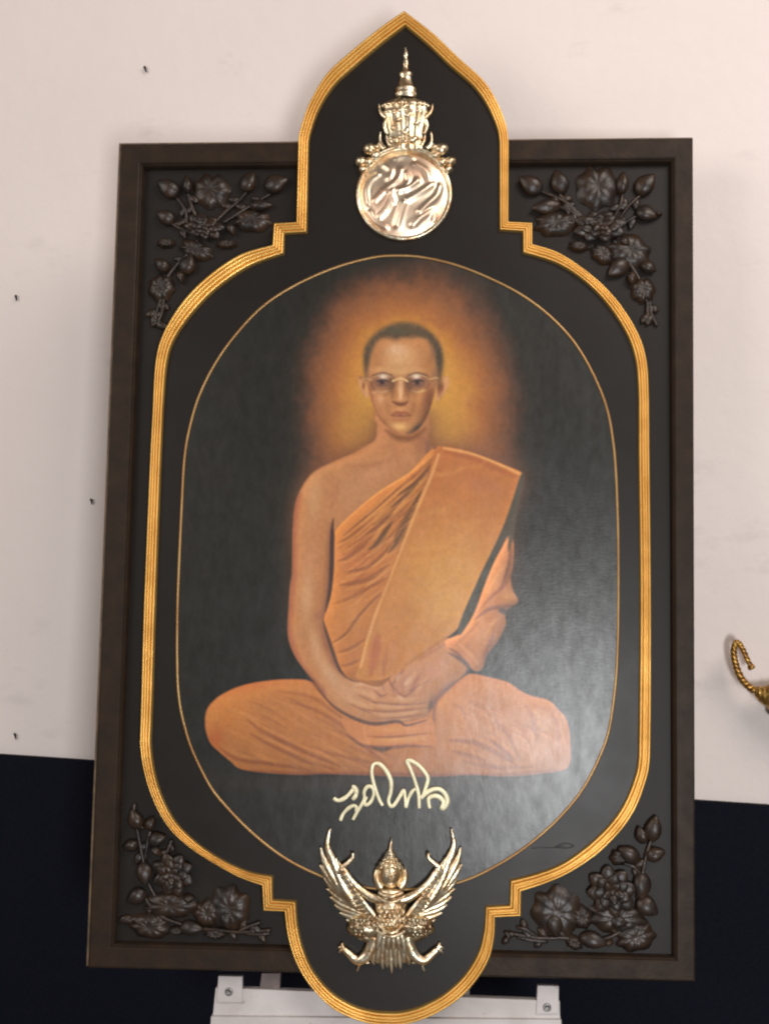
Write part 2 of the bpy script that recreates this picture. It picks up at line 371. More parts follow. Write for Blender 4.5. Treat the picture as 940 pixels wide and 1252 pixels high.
    put(on(ms, B(530, 820, 26, 14, -34)), (190, 128, 98), .8)
    put(on(ms, B(500, 838, 22, 16)), (176, 112, 86), .7)
    put(on(ms, L([(556, 832), (540, 846), (528, 862)], 8, 6, 5)), (140, 88, 72), .6)
    put(on(ms, L([(506, 808), (526, 798), (546, 786)], 5, 4, 4)), (160, 96, 66), .5)
    for p, w in [([(452, 861), (472, 864), (494, 863), (512, 860)], 6.5), ([(454, 871), (474, 874), (498, 872), (516, 867)], 6.5), ([(478, 854), (494, 856), (510, 853)], 5.5), ([(460, 879), (480, 880), (500, 878)], 4)]:
        put(on(ms, L(p, w, w*.8, 4)), (200, 144, 106), .6)
    for p, w in [([(444, 867), (468, 870), (500, 868), (525, 865)], 2.6), ([(456, 858), (480, 861), (505, 861), (524, 858)], 2.6), ([(456, 879), (485, 878), (520, 873)], 2.4), ([(480, 838), (488, 848), (496, 851), (508, 842)], 2.6), ([(458, 844), (466, 851), (474, 848)], 3), ([(478, 838), (488, 826), (494, 818)], 2.6), ([(470, 822), (478, 836), (482, 848)], 2.4), ([(500, 846), (512, 838), (524, 832)], 2.2)]:
        put(on(ms, L(p, w+.6, w, 2.4)), (136, 82, 62), .55)
    for p in [[(484, 832), (490, 824)], [(494, 838), (503, 828)], [(432, 838), (448, 836), (462, 842)], [(486, 852), (494, 855)]]:
        put(on(ms, L(p, 5, 4, 3)), (208, 156, 124), .6)
    for pp in [[(420, 852), (440, 860), (456, 866)], [(430, 842), (450, 848), (462, 856)], [(508, 822), (500, 834), (496, 846)], [(524, 826), (514, 838), (508, 850)]]:
        put(on(ms, L(pp, 6, 5, 4)), (206, 152, 112), .45)
    for pp in [[(426, 860), (444, 868), (456, 872)], [(438, 850), (452, 856), (462, 861)], [(516, 822), (507, 835), (503, 846)], [(462, 828), (468, 838), (470, 846)]]:
        put(on(ms, L(pp, 3, 3, 2.6)), (142, 88, 64), .5)
    put(on(ms, B(527, 862, 4, 10, 10)), (96, 62, 54), .8)

    # ---- drape across the chest
    md = P(drape, 1.2); put(md, (184, 112, 58))
    put(on(md, B(440, 690, 30, 40)), (184, 106, 62), .7); put(on(md, B(430, 750, 26, 22)), (196, 124, 66), .7)
    put(on(md, B(425, 800, 14, 26)), (184, 110, 62), .6); put(on(md, B(470, 620, 30, 14, -40)), (190, 118, 60), .7)
    dk = (128, 74, 44); vdk = (84, 56, 38)
    for p, w, col, a in [
        ([(528, 562), (505, 584), (480, 604), (450, 630), (420, 655)], 3.6, dk, .75), ([(524, 572), (508, 590), (486, 606)], 4.5, vdk, .8), ([(512, 590), (494, 608), (478, 620)], 4.5, vdk, .65),
        ([(528, 566), (520, 578), (514, 588)], 4.5, dk, .8), ([(516, 598), (502, 626), (488, 650), (482, 662)], 8, vdk, .6), ([(498, 600), (478, 626), (456, 642)], 5, dk, .7), ([(480, 628), (464, 642), (446, 654)], 5.5, dk, .7),
        ([(480, 636), (470, 652), (462, 664), (450, 672)], 8, vdk, .65), ([(500, 634), (492, 652), (484, 666), (474, 676)], 7.5, vdk, .6), ([(482, 660), (466, 680), (448, 694), (420, 700)], 5, dk, .6), ([(450, 664), (430, 680), (412, 686)], 4, dk, .5),
        ([(476, 690), (450, 708), (415, 716)], 6, dk, .5), ([(448, 640), (430, 655), (412, 664)], 3.5, dk, .5), ([(466, 724), (440, 752), (424, 774), (406, 786)], 4, dk, .7), ([(470, 708), (430, 730), (408, 738)], 4, dk, .35),
        ([(448, 780), (430, 792), (412, 798)], 4, dk, .45), ([(442, 806), (428, 812), (416, 814)], 4, dk, .4), ([(506, 614), (488, 642), (470, 664), (452, 678)], 3, dk, .5)]:
        put(on(md, L(p, w, w, 2.6)), col, a)
        put(on(md, L([(x-1.5, y+w*.9+1) for x, y in p], w*.6, w*.6, 2.2)), (208, 138, 78), a*.6)
    r3 = np.random.RandomState(8)
    for k in range(46):
        x = r3.uniform(430, 505); y = 575+(505-x)*.85+r3.uniform(4, 60); l = r3.uniform(16, 40)
        put(on(md, L([(x, y), (x+l*.5, y-l*.42), (x+l, y-l*.9)], 2.2, 2.2, 1.8)), (140, 82, 46) if k % 3 else (216, 146, 86), .38)
    for k in range(60):
        x = r3.uniform(408, 480); y = 640+r3.uniform(0, 100)+(480-x)*.1; l = r3.uniform(14, 44)
        put(on(md, L([(x, y), (x+l*.5, y-l*.3), (x+l, y-l*.75)], 2.4, 2.4, 2)), (150, 84, 48) if k % 2 else (210, 140, 84), .32)
    put(on(md, L([(531, 554), (500, 579), (469, 598), (445, 616), (413, 646)], 3, 3, 2)), (198, 132, 74), .7)
    # gap between arm and drape
    put(L([(407.5, 634), (406, 650), (405.5, 690), (403, 722), (398, 748)], 5, 6, 2.5), (84, 50, 44), .9)
    put(L([(395, 759), (400, 776), (407, 797), (414, 816), (424, 829)], 5, 4, 2.5), (100, 62, 46), .9)

    c.vol(md, 8, .6, .6, .25)
    # ---- broad folded stole
    mt = P(stole, 1.0); put(mt, (190, 122, 62))
    t = np.clip((Y-548)/230, 0, 1)
    put(mt*(1-t)**1.5, (180, 104, 58), .9)
    put(on(mt, B(560, 700, 50, 60, 20)), (206, 144, 76), .75); put(on(mt, B(520, 690, 40, 50, 20)), (202, 138, 68), .6)
    put(on(mt, B(590, 592, 34, 12, 18)), (172, 104, 70), .55); put(on(mt, B(545, 740, 34, 34, 20)), (206, 148, 80), .6)
    put(on(mt, B(470, 800, 26, 40, 15)), (186, 112, 64), .55)
    put(on(mt, L([(462, 775), (458, 800), (453, 826)], 13, 11, 6)), (170, 92, 60), .6); put(on(mt, L([(474, 790), (470, 812), (468, 828)], 5, 5, 4)), (160, 90, 58), .4)
    put(on(mt, L([(478, 735), (500, 745), (520, 752)], 10, 8, 9)), (184, 114, 54), .4)
    for p in [[(536, 556), (526, 585), (510, 622), (490, 672), (466, 732), (450, 780), (441, 815)], [(543, 548), (580, 556), (615, 570), (636, 580)]]:
        put(on(mt, L(p, 3.4, 3.4, 2.2, False)), (214, 148, 92), .75)
    put(on(mt, L([(545, 553), (578, 561), (612, 575), (630, 583)], 6, 5, 6)), (160, 88, 54), .6)
    put(on(mt, L([(560, 770), (525, 794), (495, 814)], 4, 4, 4)), (160, 96, 58), .5)
    for k in range(26):
        x = r3.uniform(480, 610); y = r3.uniform(570, 790); l = r3.uniform(20, 50)
        put(on(mt, L([(x, y), (x+l*.6, y-4+r3.uniform(-5, 5)), (x+l, y-10+r3.uniform(-6, 6))], 5, 5, 5)), (176, 108, 54) if k % 2 else (214, 152, 86), .16)

    # ---- left sleeve and the dark fold
    mv = P(sleeve, 1.8); put(mv, (188, 116, 70))
    put(on(mv, B(605, 710, 10, 36, 22)), (204, 134, 82), .6); put(on(mv, B(588, 775, 22, 20)), (204, 134, 82), .6)
    put(on(mv, B(622, 730, 10, 8)), (206, 138, 80), .8)
    for p, w, col, a in [([(624, 660), (622, 690), (612, 720)], 4, (120, 70, 58), .6), ([(624, 700), (616, 716), (600, 730), (584, 748)], 4, (140, 80, 58), .5), ([(632, 740), (612, 742), (595, 746), (580, 758)], 5, (130, 78, 64), .6), ([(620, 748), (610, 746)], 7, (92, 64, 62), .8),
                         ([(604, 770), (598, 790), (590, 806)], 6, (150, 86, 66), .5), ([(586, 760), (570, 776), (556, 790)], 4, (146, 88, 58), .4), ([(548, 792), (560, 800), (572, 814)], 4, (120, 76, 66), .6), ([(618, 690), (606, 706), (594, 726)], 3, (216, 148, 96), .5), ([(614, 752), (602, 762), (592, 780)], 4, (214, 146, 96), .5), ([(560, 786), (575, 800), (584, 812)], 5, (214, 142, 90), .5)]:
        put(on(mv, L(p, w, w, 3)), col, a)
    c.vol(mv, 8, .7, .7, .24); c.vol(mv, 3, .6, .7, .12)
    put(P(dark, 1.8), (84, 71, 57), .88)
    put(L([(548, 798), (562, 806), (573, 817), (563, 830)], 5, 5, 3), (92, 66, 60), .7)
    put(L([(563, 829), (548, 842), (533, 858), (530, 885), (530, 912)], 5, 4, 3), (128, 80, 62), .65)

    # ---- folded cloth below the hands, contact shadows
    mf = P([(418, 878), (446, 884), (490, 884), (526, 878), (532, 900), (530, 913), (490, 913), (450, 914), (440, 908), (424, 894)], 1.5)
    put(mf, (190, 116, 66)); put(on(mf, B(480, 892, 40, 5, -2)), (206, 134, 78), .7); put(on(mf, B(490, 904, 40, 4, -3)), (206, 140, 80), .7)
    put(on(mf, L([(450, 900), (480, 901), (526, 896)], 2.5, 2.5, 2)), (146, 84, 50), .7); put(on(mf, L([(446, 886), (446, 898), (452, 912)], 4, 3, 3)), (206, 134, 86), .5)
    put(L([(424, 898), (442, 911), (470, 914), (500, 912), (528, 913)], 4.5, 4.5, 3), (124, 72, 50), .75); put(L([(455, 914), (468, 917), (478, 914)], 5, 5, 3), (86, 56, 42), .7)
    put(L([(388, 842), (406, 862), (424, 874), (446, 883), (462, 885), (486, 882), (498, 887), (522, 880)], 4.5, 4, 2.5), (98, 60, 46), .85)
    put(L([(372, 820), (386, 838), (398, 852)], 3.5, 4, 3), (110, 66, 50), .6)
    put(L([(480, 918), (478, 932), (470, 942)], 7, 5, 6), (160, 88, 56), .4); put(B(505, 930, 24, 10), (190, 120, 80), .4)

    # ---- head
    head = [(447, 462), (445.6, 446), (446, 430), (452, 416.5), (463, 405.5), (477, 398.5), (493, 395.5), (510, 398), (525, 406.5), (535, 418.5), (540, 433), (540.5, 448), (538.2, 463), (533, 474), (529, 489), (523.3, 506), (517.5, 517), (509, 526.5), (498, 531.5), (485, 530), (474, 522), (464.5, 513), (457, 498), (451.5, 481)]
    earl = [(448, 466), (442, 460), (437.5, 462), (439, 472), (443.5, 482), (449, 487), (451, 480)]
    earr = [(535, 468), (542, 461), (548.5, 461), (548, 472), (543, 482), (535, 490), (531.5, 486)]
    for e in (earl, earr):
        me = P(e, 1.5); put(me, (202, 140, 92)); put(me*np.clip(1-P(e, 3.2)*1.3, 0, 1), (142, 88, 54), .6)
        q = np.mean(np.array(e), 0); put(on(me, B(q[0], q[1]-1, 2.4, 6)), (140, 82, 50), .75)
    put(B(441, 462, 3, 3), (140, 82, 48), .6); put(B(537, 474, 4, 12), (112, 62, 44), .7)
    mh = P(head, 1.3); put(mh, (184, 122, 78))
    put(on(mh, B(489, 446, 26, 24)), (204, 148, 102), .75); put(on(mh, B(486, 428, 14, 8)), (208, 152, 116), .6)
    put(on(mh, B(457, 436, 10, 18)), (168, 108, 66), .6); put(on(mh, B(524, 442, 10, 20)), (172, 112, 68), .6)
    put(on(mh, B(466, 452, 11, 4, -6)), (208, 154, 106), .6); put(on(mh, B(508, 452, 13, 4, 6)), (206, 150, 102), .6)
    # cheeks, jaw
    put(on(mh, B(462, 490, 9, 14)), (194, 130, 86), .8); put(on(mh, B(513, 492, 9, 14)), (186, 122, 72), .7)
    put(on(mh, B(524, 490, 8, 24)), (150, 86, 56), .75); put(on(mh, B(452, 484, 4, 20)), (166, 100, 68), .6)
    put(on(mh, L([(452, 492), (460, 511), (474, 524), (488, 531)], 7, 7, 6)), (150, 90, 58), .6)
    put(on(mh, L([(529, 494), (523, 513), (512, 526), (498, 531)], 11, 12, 7)), (100, 66, 52), .75)
    put(on(mh, B(512, 523, 9, 5, -20)), (76, 58, 52), .7)
    put(on(mh, B(489, 521, 11, 6)), (206, 148, 92), .8); put(on(mh, B(489, 513, 10, 2)), (156, 94, 60), .6)
    put(on(mh, L([(451, 478), (457, 500), (468, 517), (480, 527)], 16, 10, 12)), (146, 90, 56), .5); put(on(mh, L([(527, 478), (522, 502), (513, 518)], 17, 12, 12)), (126, 76, 50), .55)
    put(on(mh, B(455, 475, 5, 14)), (150, 92, 60), .6); put(on(mh, L([(470, 482), (474, 500), (482, 514)], 5, 4, 6)), (164, 104, 68), .45); put(on(mh, L([(508, 482), (504, 500), (498, 514)], 6, 5, 6)), (150, 92, 58), .5)
    c.vol(mh, 8, .55, .3, .12)
    # nose
    put(on(mh, L([(490, 462), (489.5, 474), (489, 486)], 6, 7, 4)), (204, 146, 104), .75)
    put(on(mh, L([(497, 463), (497, 475), (499, 487)], 5, 5, 4)), (146, 92, 58), .55); put(on(mh, L([(482, 462), (481, 474), (479, 488)], 6, 5, 4)), (140, 94, 62), .55)
    put(on(mh, L([(479.5, 491), (485, 493.5), (490, 494.5), (495, 493.5), (499, 490.5)], 4.5, 4.5, 3)), (112, 62, 42), .75); put(on(mh, B(489, 488, 4, 2.5)), (206, 140, 100), .6)
    put(on(mh, B(489, 500, 6, 3)), (196, 128, 84), .5)
    # mouth
    put(on(mh, L([(478, 507.5), (485, 504.5), (489.5, 505.5), (494, 504.3), (502, 507.5)], 5, 5, 2.2)), (150, 84, 58), .75)
    put(on(mh, L([(480, 511), (489, 513), (499, 511)], 4.5, 4.5, 2.5)), (182, 114, 78), .6); put(on(mh, L([(477.5, 508), (489.5, 508.7), (502.5, 508)], 2.2, 2.2, 2.0)), (112, 60, 46), .6)
    # highlights
    put(on(mh, B(489, 436, 20, 16)), (214, 162, 116), .7); put(on(mh, B(484, 427, 12, 7)), (216, 168, 134), .5); put(on(mh, B(488, 455, 16, 4)), (218, 164, 112), .6)
    put(on(mh, L([(490, 460), (490, 474), (489.5, 487)], 4.5, 6, 3)), (222, 166, 120), .8); put(on(mh, B(489.5, 487, 3.6, 3)), (220, 164, 122), .7)
    put(on(mh, B(466, 487, 8, 6, 30)), (206, 148, 104), .7); put(on(mh, B(509, 488, 7, 5, -30)), (200, 136, 88), .6)
    put(on(mh, B(488, 521.5, 9, 4.5)), (218, 162, 104), .8); put(on(mh, B(489, 500.5, 8, 3)), (204, 138, 92), .6)
    # brows, eyes, spectacles
    for s, cx in ((-1, 467.5), (1, 510.5)):
        put(on(mh, L([(cx+13*s, 459.5), (cx, 456.6), (cx-12*s, 459)], 2.6, 3.2, 2.2)), (106, 74, 54), .75)
        put(on(mh, B(cx, 467.5, 14.5, 10.5)), (118, 80, 68), .95); put(on(mh, B(cx-9*s, 474, 5, 8)), (122, 82, 56), .7)
        put(on(mh, B(cx-11*s, 466, 4, 7)), (110, 74, 54), .7)
        put(on(mh, L([(cx-8, 467), (cx, 464.4), (cx+8, 466.6)], 2.8, 2.8, 1.5)), (76, 52, 50), .85)
        put(on(mh, L([(cx-6, 468), (cx, 467.4), (cx+6, 468)], 4.2, 4.2, 1.4)), (150, 108, 88), .35)
        put(on(mh, B(cx-.4, 467.3, 3.3, 3.3)), (58, 40, 40), .95)
        put(on(mh, L([(cx-7, 471), (cx, 472), (cx+7, 471)], 1.6, 1.6, 1.4)), (120, 80, 66), .5)
        th = np.linspace(0, 2*np.pi, 22); ring = [(cx+14*np.cos(q)*(1-.08*np.sin(q)), 468.5+10.5*np.sin(q)) for q in th]
        put(on(mh, L(ring, 2.0, 2.0, 1.3, False)), (104, 70, 54), .35); put(on(mh, L(ring[11:], 1.4, 1.4, 1.2)), (214, 172, 128), .55)
        put(on(mh, L([(cx-9, 476.5), (cx, 479.4), (cx+9, 476.5)], 1.8, 1.8, 1.5)), (212, 162, 120), .6)
        put(on(mh, B(cx+1 if s < 0 else cx-1.5, 460.5, 6, 3.6)), (226, 196, 174), .85)
    put(on(mh, L([(480, 466), (489.5, 462.6), (498, 466)], 2.4, 2.4, 1.3, False)), (220, 172, 122), .85)
    put(L([(524, 464), (532, 462), (537, 463)], 2.2, 2.2, 1.4), (216, 162, 108), .85); put(L([(455, 465), (449, 463), (444, 463)], 2, 2, 1.4), (206, 152, 100), .8)
    put(on(mh, B(516, 478, 6, 2.6, -20)), (214, 158, 98), .6); put(on(mh, B(458, 480, 6, 2.4)), (204, 148, 112), .5)
    # cropped hair
    hair = [(446.5, 466), (444.8, 446), (445.4, 429), (451.6, 416), (462.6, 405), (477, 397.6), (493, 394.6), (510.4, 397.2), (525.6, 405.8), (535.8, 418), (541, 433), (541.4, 448), (539.4, 464), (535.5, 473), (535.5, 462), (533.8, 442), (530, 427), (521.5, 414.5), (510, 412), (500, 412.6), (492, 412.5), (485, 415), (476, 413.5), (467, 413.5), (458, 421), (451.8, 438), (449.5, 455), (448.5, 466)]
    mr = gblur(P(hair, 3.0), 2.2)*np.clip(1.0+.10*n4, 0, 1.2)
    put(np.clip(mr*1.08, 0, 1)*np.clip(1.12-.45*np.clip((Y-430)/36, 0, 1), 0, 1), (84, 67, 51), .86); put(mr*np.clip((402-Y)/8, 0, 1), (112, 88, 62), .55)
    put(on(mr, B(484, 405, 18, 5)), (92, 82, 66), .6); put(on(mr, B(535, 440, 6, 24)), (72, 60, 50), .7); put(on(mr, B(448, 440, 4, 22)), (84, 62, 48), .6)
    put(B(530, 458, 4, 9), (122, 92, 74), .4); put(on(mh, B(529, 432, 5, 12)), (128, 90, 68), .5)

    # ---- the painter's local contrast, then brush and canvas texture
    for ch in range(3):
        a = c.img[..., ch]; c.img[..., ch] = a+.30*(a-gblur(a, 1.8))+.20*(a-gblur(a, 9))*np.clip((a-40)/60, .15, 1)
    n5 = c.noise(1.4, None); n6 = gblur(np.repeat(c.rng.randn(PHEI//6+1, PWID), 6, 0)[:PHEI], .7); n6 /= n6.std()
    c.img *= (1+(.008*n5+.008*n6)*np.clip((c.img.max(2)-40)/80, .2, 1))[..., None]
    k = 1+.010*n4+.007*n1+.008*n2
    c.img *= k[..., None]
    c.img = np.clip(c.img, 0, 255)/255.0
    c.img = np.clip(c.img, .05, 1)
    return np.where(c.img <= .04045, c.img/12.92, ((c.img+.055)/1.055)**2.4)   # linear colour
# ---------------------------------------------------------------- end of the painted canvas

# ------------------------------------------------------------------ setting: wall, dark cladding, floor
def wall_slab(name, mat, z0, z1, off0, off1):
    mb = MB(); c = []
    for o in (off0, off1):
        for t, z in ((-3, z0), (3, z0), (3, z1), (-3, z1)):
            q = O_W+T_W*t+N_W*o; c.append((q[0], q[1], z))
    mb.add(c, [(0, 1, 2, 3), (7, 6, 5, 4), (0, 4, 5, 1), (1, 5, 6, 2), (2, 6, 7, 3), (3, 7, 4, 0)], False)
    return structure(mb.build(name, mat))
wall_slab('wall', M['wall'], 0.0, 3.2, -0.12, 0.0)
wall_slab('lower_wall', M['dark'], 0.012, WALL_Z, 0.002, 0.010)
mb = MB(); mb.box(-3, 3, -3.6, 1.2, -0.1, 0.0); structure(mb.build('floor', M['floor']))

# ------------------------------------------------------------------ the framed portrait
PORT = empty('framed_portrait', (0, 0, Z0), (-LEAN, 0, 0))
tag(PORT, 'dark wooden framed portrait of a seated monk in orange robes on a metal ledge', 'framed portrait')

OUT = [(147.5, 175.5), (847, 168), (850, 1201), (107.5, 1184)]
INN = [(175, 203), (820, 197), (823, 1171), (140, 1154)]
oc = [bp(x, y) for x, y in OUT]; ic = [bp(x, y) for x, y in INN]
prof = [(0.0, -.040), (0.0, -.003), (.05, -.0006), (.10, 0.0), (.80, 0.0), (.86, -.0012), (.90, -.0035), (.93, -.0042), (.97, -.0075), (1.0, -.016)]
for i, nm in enumerate(('top', 'right', 'bottom', 'left')):
    a, b = i, (i+1) % 4; mb = MB(); vs = []; fs = []; n = len(prof); K = 24
    for k in range(K+1):
        t = k/K
        for s, h in prof:
            A = np.array(oc[a])*(1-s)+np.array(ic[a])*s; B_ = np.array(oc[b])*(1-s)+np.array(ic[b])*s
            P = A*(1-t)+B_*t; vs.append((P[0], -h, P[2]))
    for k in range(K):
        for j in range(n-1): fs.append((k*n+j, k*n+j+1, (k+1)*n+j+1, (k+1)*n+j))
    mb.add(vs, fs, False); mb.build('frame_rail', M['rail'], PORT)
# recessed field and the plywood back
mb = MB(); mb.slab([(p[0]*1.01, p[2]+(.004 if k < 2 else -.004)) for k, p in enumerate(ic)], .016, .024); mb.build('recessed_field', M['field'], PORT)
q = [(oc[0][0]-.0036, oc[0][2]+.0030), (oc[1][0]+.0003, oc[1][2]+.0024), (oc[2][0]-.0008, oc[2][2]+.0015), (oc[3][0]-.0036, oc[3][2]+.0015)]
oi = [(p[0]+(.004 if k in (0, 3) else -.004), p[2]-(.004 if k < 2 else -.004)) for k, p in enumerate(oc)]
mb = MB(); mb.slab(oi, .036, .042); mb.build('back_board', M['ply_halo'], PORT)
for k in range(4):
    l = (k+1) % 4; mb = MB(); mb.slab([q[k], q[l], oi[l], oi[k]], .006, .043); mb.build('halo_strip', M['ply_halo'], PORT)  # added tan strips stand in for the bright halo along the frame's rim

# ---- gold moulding: stations of (outer, inner) edge along the outline of the medallion panel
A_L, B_L, C_L = ((362, 271), (375.4, 285)), ((334.5, 272.3), (348, 286.4)), ((332.7, 299), (347.3, 310.6))
D_L, E_L, F_L = ((320, 1083.5), (333.6, 1071)), ((321.7, 1114.3), (333.7, 1099.7)), ((347, 1115), (362, 1101.5))
A_R, B_R, C_R = ((621.6, 270.6), (610.3, 282)), ((651, 272), (638.7, 283.5)), ((651, 298), (638.7, 309.4))
D_R, E_R, F_R = ((637.3, 1090.7), (623, 1076)), ((637, 1121), (622.4, 1106.5)), ((605.5, 1122), (593, 1108))
APEX, FOOT = ((494, 12.5), (495.5, 32)), ((479, 1254.5), (479, 1237.5))
LEFT = [
    ([APEX[0], (462, 35), (425, 65), (398, 91), (378, 125), (366, 160), (364, 179)], [APEX[1], (468, 53), (436, 80), (409, 105), (390, 135), (379.5, 165), (377.6, 181)]),
    ([(364, 179), A_L[0]], [(377.6, 181), A_L[1]]), ([A_L[0], B_L[0]], [A_L[1], B_L[1]]), ([B_L[0], C_L[0]], [B_L[1], C_L[1]]),
    ([C_L[0], (293, 310.6), (255, 336), (224, 367), (200, 406), (190, 442), (186.6, 500)], [C_L[1], (306, 326), (267.6, 351.5), (237, 382), (214, 415), (204.5, 446), (200, 500)]),
    ([(186.6, 500), (183.4, 560), (179.5, 650), (175, 760), (172.3, 860), (170.6, 907)], [(200, 500), (197.4, 560), (194, 650), (190, 760), (186.8, 860), (184.8, 907)]),
    ([(170.6, 907), (173, 930), (179.5, 958), (189.5, 984), (202, 1006.5), (217, 1024), (238, 1041), (266, 1058.5), (293.6, 1073.5), D_L[0]], [(184.8, 907), (187, 930), (193, 958), (202.5, 983), (214.5, 1004), (229, 1020), (248, 1036), (276, 1053.5), (306, 1066), D_L[1]]),
    ([D_L[0], E_L[0]], [D_L[1], E_L[1]]), ([E_L[0], F_L[0]], [E_L[1], F_L[1]]),
    ([F_L[0], (351.5, 1147), (362, 1179), (380, 1207.5), (403, 1231), (427, 1244.5), (452, 1252.3), FOOT[0]], [F_L[1], (364.5, 1132), (371, 1160), (383, 1187), (405, 1213), (431.5, 1229.3), (455, 1235.8), FOOT[1]])]
RIGHT = [
    ([APEX[0], (529, 39.5), (561, 70), (592, 98.7), (609, 126), (619, 153), (622, 174)], [APEX[1], (524, 56), (551, 81.7), (578, 105.5), (595, 129), (607, 156.6), (610, 175)]),
    ([(622, 174), A_R[0]], [(610, 175), A_R[1]]), ([A_R[0], B_R[0]], [A_R[1], B_R[1]]), ([B_R[0], C_R[0]], [B_R[1], C_R[1]]),
    ([C_R[0], (684, 309), (724.5, 337), (755, 367.5), (780, 407), (791, 443), (793.6, 490)], [C_R[1], (681, 323), (715, 345), (743, 374), (766, 410), (777, 445), (780, 490)]),
    ([(793.6, 490), (794.2, 560), (795.5, 680), (796, 760), (796, 860), (795, 925)], [(780, 490), (780, 560), (781.5, 680), (781.7, 760), (780.6, 860), (779.6, 925)]),
    ([(795, 925), (793, 943), (788, 961), (780, 983), (769, 1003), (753, 1023), (729, 1046), (696, 1067.7), (666, 1081), D_R[0]], [(779.6, 925), (777.4, 942), (772, 960), (763.5, 980), (752.5, 998), (737.5, 1015.5), (715, 1036), (686, 1056), (655, 1068), D_R[1]]),
    ([D_R[0], E_R[0]], [D_R[1], E_R[1]]), ([E_R[0], F_R[0]], [E_R[1], F_R[1]]),
    ([F_R[0], (604.5, 1146), (599, 1171), (587, 1193), (567, 1217), (541, 1236), (510, 1249.5), FOOT[0]], [F_R[1], (591, 1137), (584, 1165), (567, 1193), (544, 1214.5), (519, 1228.5), (498, 1235.5), FOOT[1]])]
NB, NT = -.014, .0052
mprof = [(0.0, NB), (0.0, .003), (.03, .0052)]
for k in range(4):                                     # four reeds
    for j in range(1, 8):
        a = math.pi*j/8; mprof.append((.04+.23*(k+.5-.5*math.cos(a)), .0052+.0034*math.sin(a)+(.0012 if k in (1, 2) else 0)))
mprof += [(.97, .005), (1.0, .0036), (1.0, .0005)]
mid = []
def moulding(outer, inner, keep_mid):
    if len(outer) > 2:
        def run(p):                # level tangent where the two halves meet at the foot
            if p[-1] in FOOT: return smooth_pts(list(p)+[(2*p[-1][0]-p[-2][0], p[-2][1])], 9, False)[:-9]
            return smooth_pts(p, 9, False)
        o, i = run(outer), run(inner)
    else: o, i = np.array(outer, float), np.array(inner, float)
    n = len(mprof); vs = []; fs = []
    for P, Q in zip(o, i):
        if len(outer) > 2 or True:
            a = np.array(bp(*P, .006)); b = np.array(bp(*Q, .006))
        for s, h in mprof: c = a*(1-s)+b*s; vs.append((c[0], -h, c[2]))
    for k in range(len(o)-1):
        for j in range(n-1): fs.append((k*n+j, k*n+j+1, (k+1)*n+j+1, (k+1)*n+j))
    fs.append(tuple(range(n))); fs.append(tuple(range((len(o)-1)*n, len(o)*n)))
    mb = MB(); mb.add(vs, fs, True); ob = mb.build('gold_moulding', M['gold'], PORT)
    es = ob.modifiers.new('split', 'EDGE_SPLIT'); es.split_angle = R(50)
    keep_mid += [np.array(bp(*(P*.4+Q*.6), .006)) for P, Q in zip(o, i)]
ml, mr_ = [], []

# ---- medallion panel (filled outline), the painted canvas, the thin oval bead
OVAL = [(490, 312.6), (455, 315), (407.5, 328), (359.6, 349.5), (321, 375), (289, 408.5), (264, 443.6), (244.7, 482), (233, 520), (226, 560), (222.5, 620), (219, 696), (217, 760), (217.2, 825), (220, 860), (226, 888), (236, 919), (257, 961), (277, 986.5), (304.7, 1015), (335, 1040), (362, 1057), (395, 1072), (432, 1083), (478, 1087.5), (522, 1086),
        (562, 1078.5), (600, 1062), (643, 1035), (683, 1000), (715, 960), (740, 907), (749, 862), (753.6, 815), (755.3, 760), (755.6, 690), (755, 640), (753, 585), (749.5, 542), (741.7, 500), (725.8, 459.6), (703.4, 421), (674.7, 389), (639.6, 362), (601, 341.5), (560, 325), (521.5, 315.5)]
for o_, i_ in LEFT: moulding(o_, i_, ml)
for o_, i_ in RIGHT: moulding(o_, i_, mr_)
loop = [(p[0], p[2]) for p in ml]+[(p[0], p[2]) for p in reversed(mr_)]
clean = [loop[0]]
for p in loop[1:]:
    if math.hypot(p[0]-clean[-1][0], p[1]-clean[-1][1]) > 1e-5: clean.append(p)
if math.hypot(clean[0][0]-clean[-1][0], clean[0][1]-clean[-1][1]) < 1e-5: clean.pop()
mb = MB(); mb.slab(clean, .0155, -.002); mb.build('medallion_panel', M['panel'], PORT)

img = paint_monk()
oval = smooth_pts(OVAL, 8, True)
ytop, ybot = oval[:, 1].min()+.4, oval[:, 1].max()-.4
NR, NC = 700, 470
rows = np.linspace(ytop, ybot, NR); px = np.zeros((NR, NC)); a_, b_ = oval, np.roll(oval, -1, 0)
for r, y in enumerate(rows):
    hit = (a_[:, 1] > y) != (b_[:, 1] > y)
    xs = a_[hit, 0]+(y-a_[hit, 1])/(b_[hit, 1]-a_[hit, 1])*(b_[hit, 0]-a_[hit, 0])
    px[r] = np.linspace(xs.min(), xs.max(), NC)
py = np.repeat(rows[:, None], NC, 1)
co = bpv(np.stack([px.ravel(), py.ravel()], 1), .0026)
gx = np.clip((px-PX0)*PS-.5, 0, PWID-1.001); gy = np.clip((py-PY0)*PS-.5, 0, PHEI-1.001)
ix, iy = gx.astype(int), gy.astype(int); fx, fy = (gx-ix)[..., None], (gy-iy)[..., None]
colr = (img[iy, ix]*(1-fx)+img[iy, ix+1]*fx)*(1-fy)+(img[iy+1, ix]*(1-fx)+img[iy+1, ix+1]*fx)*fy
me = bpy.data.meshes.new('painted_canvas')
idx = np.arange(NR*NC).reshape(NR, NC)
quads = np.stack([idx[:-1, :-1], idx[1:, :-1], idx[1:, 1:], idx[:-1, 1:]], -1).reshape(-1, 4)
me.vertices.add(NR*NC); me.vertices.foreach_set('co', co.astype(np.float32).ravel())
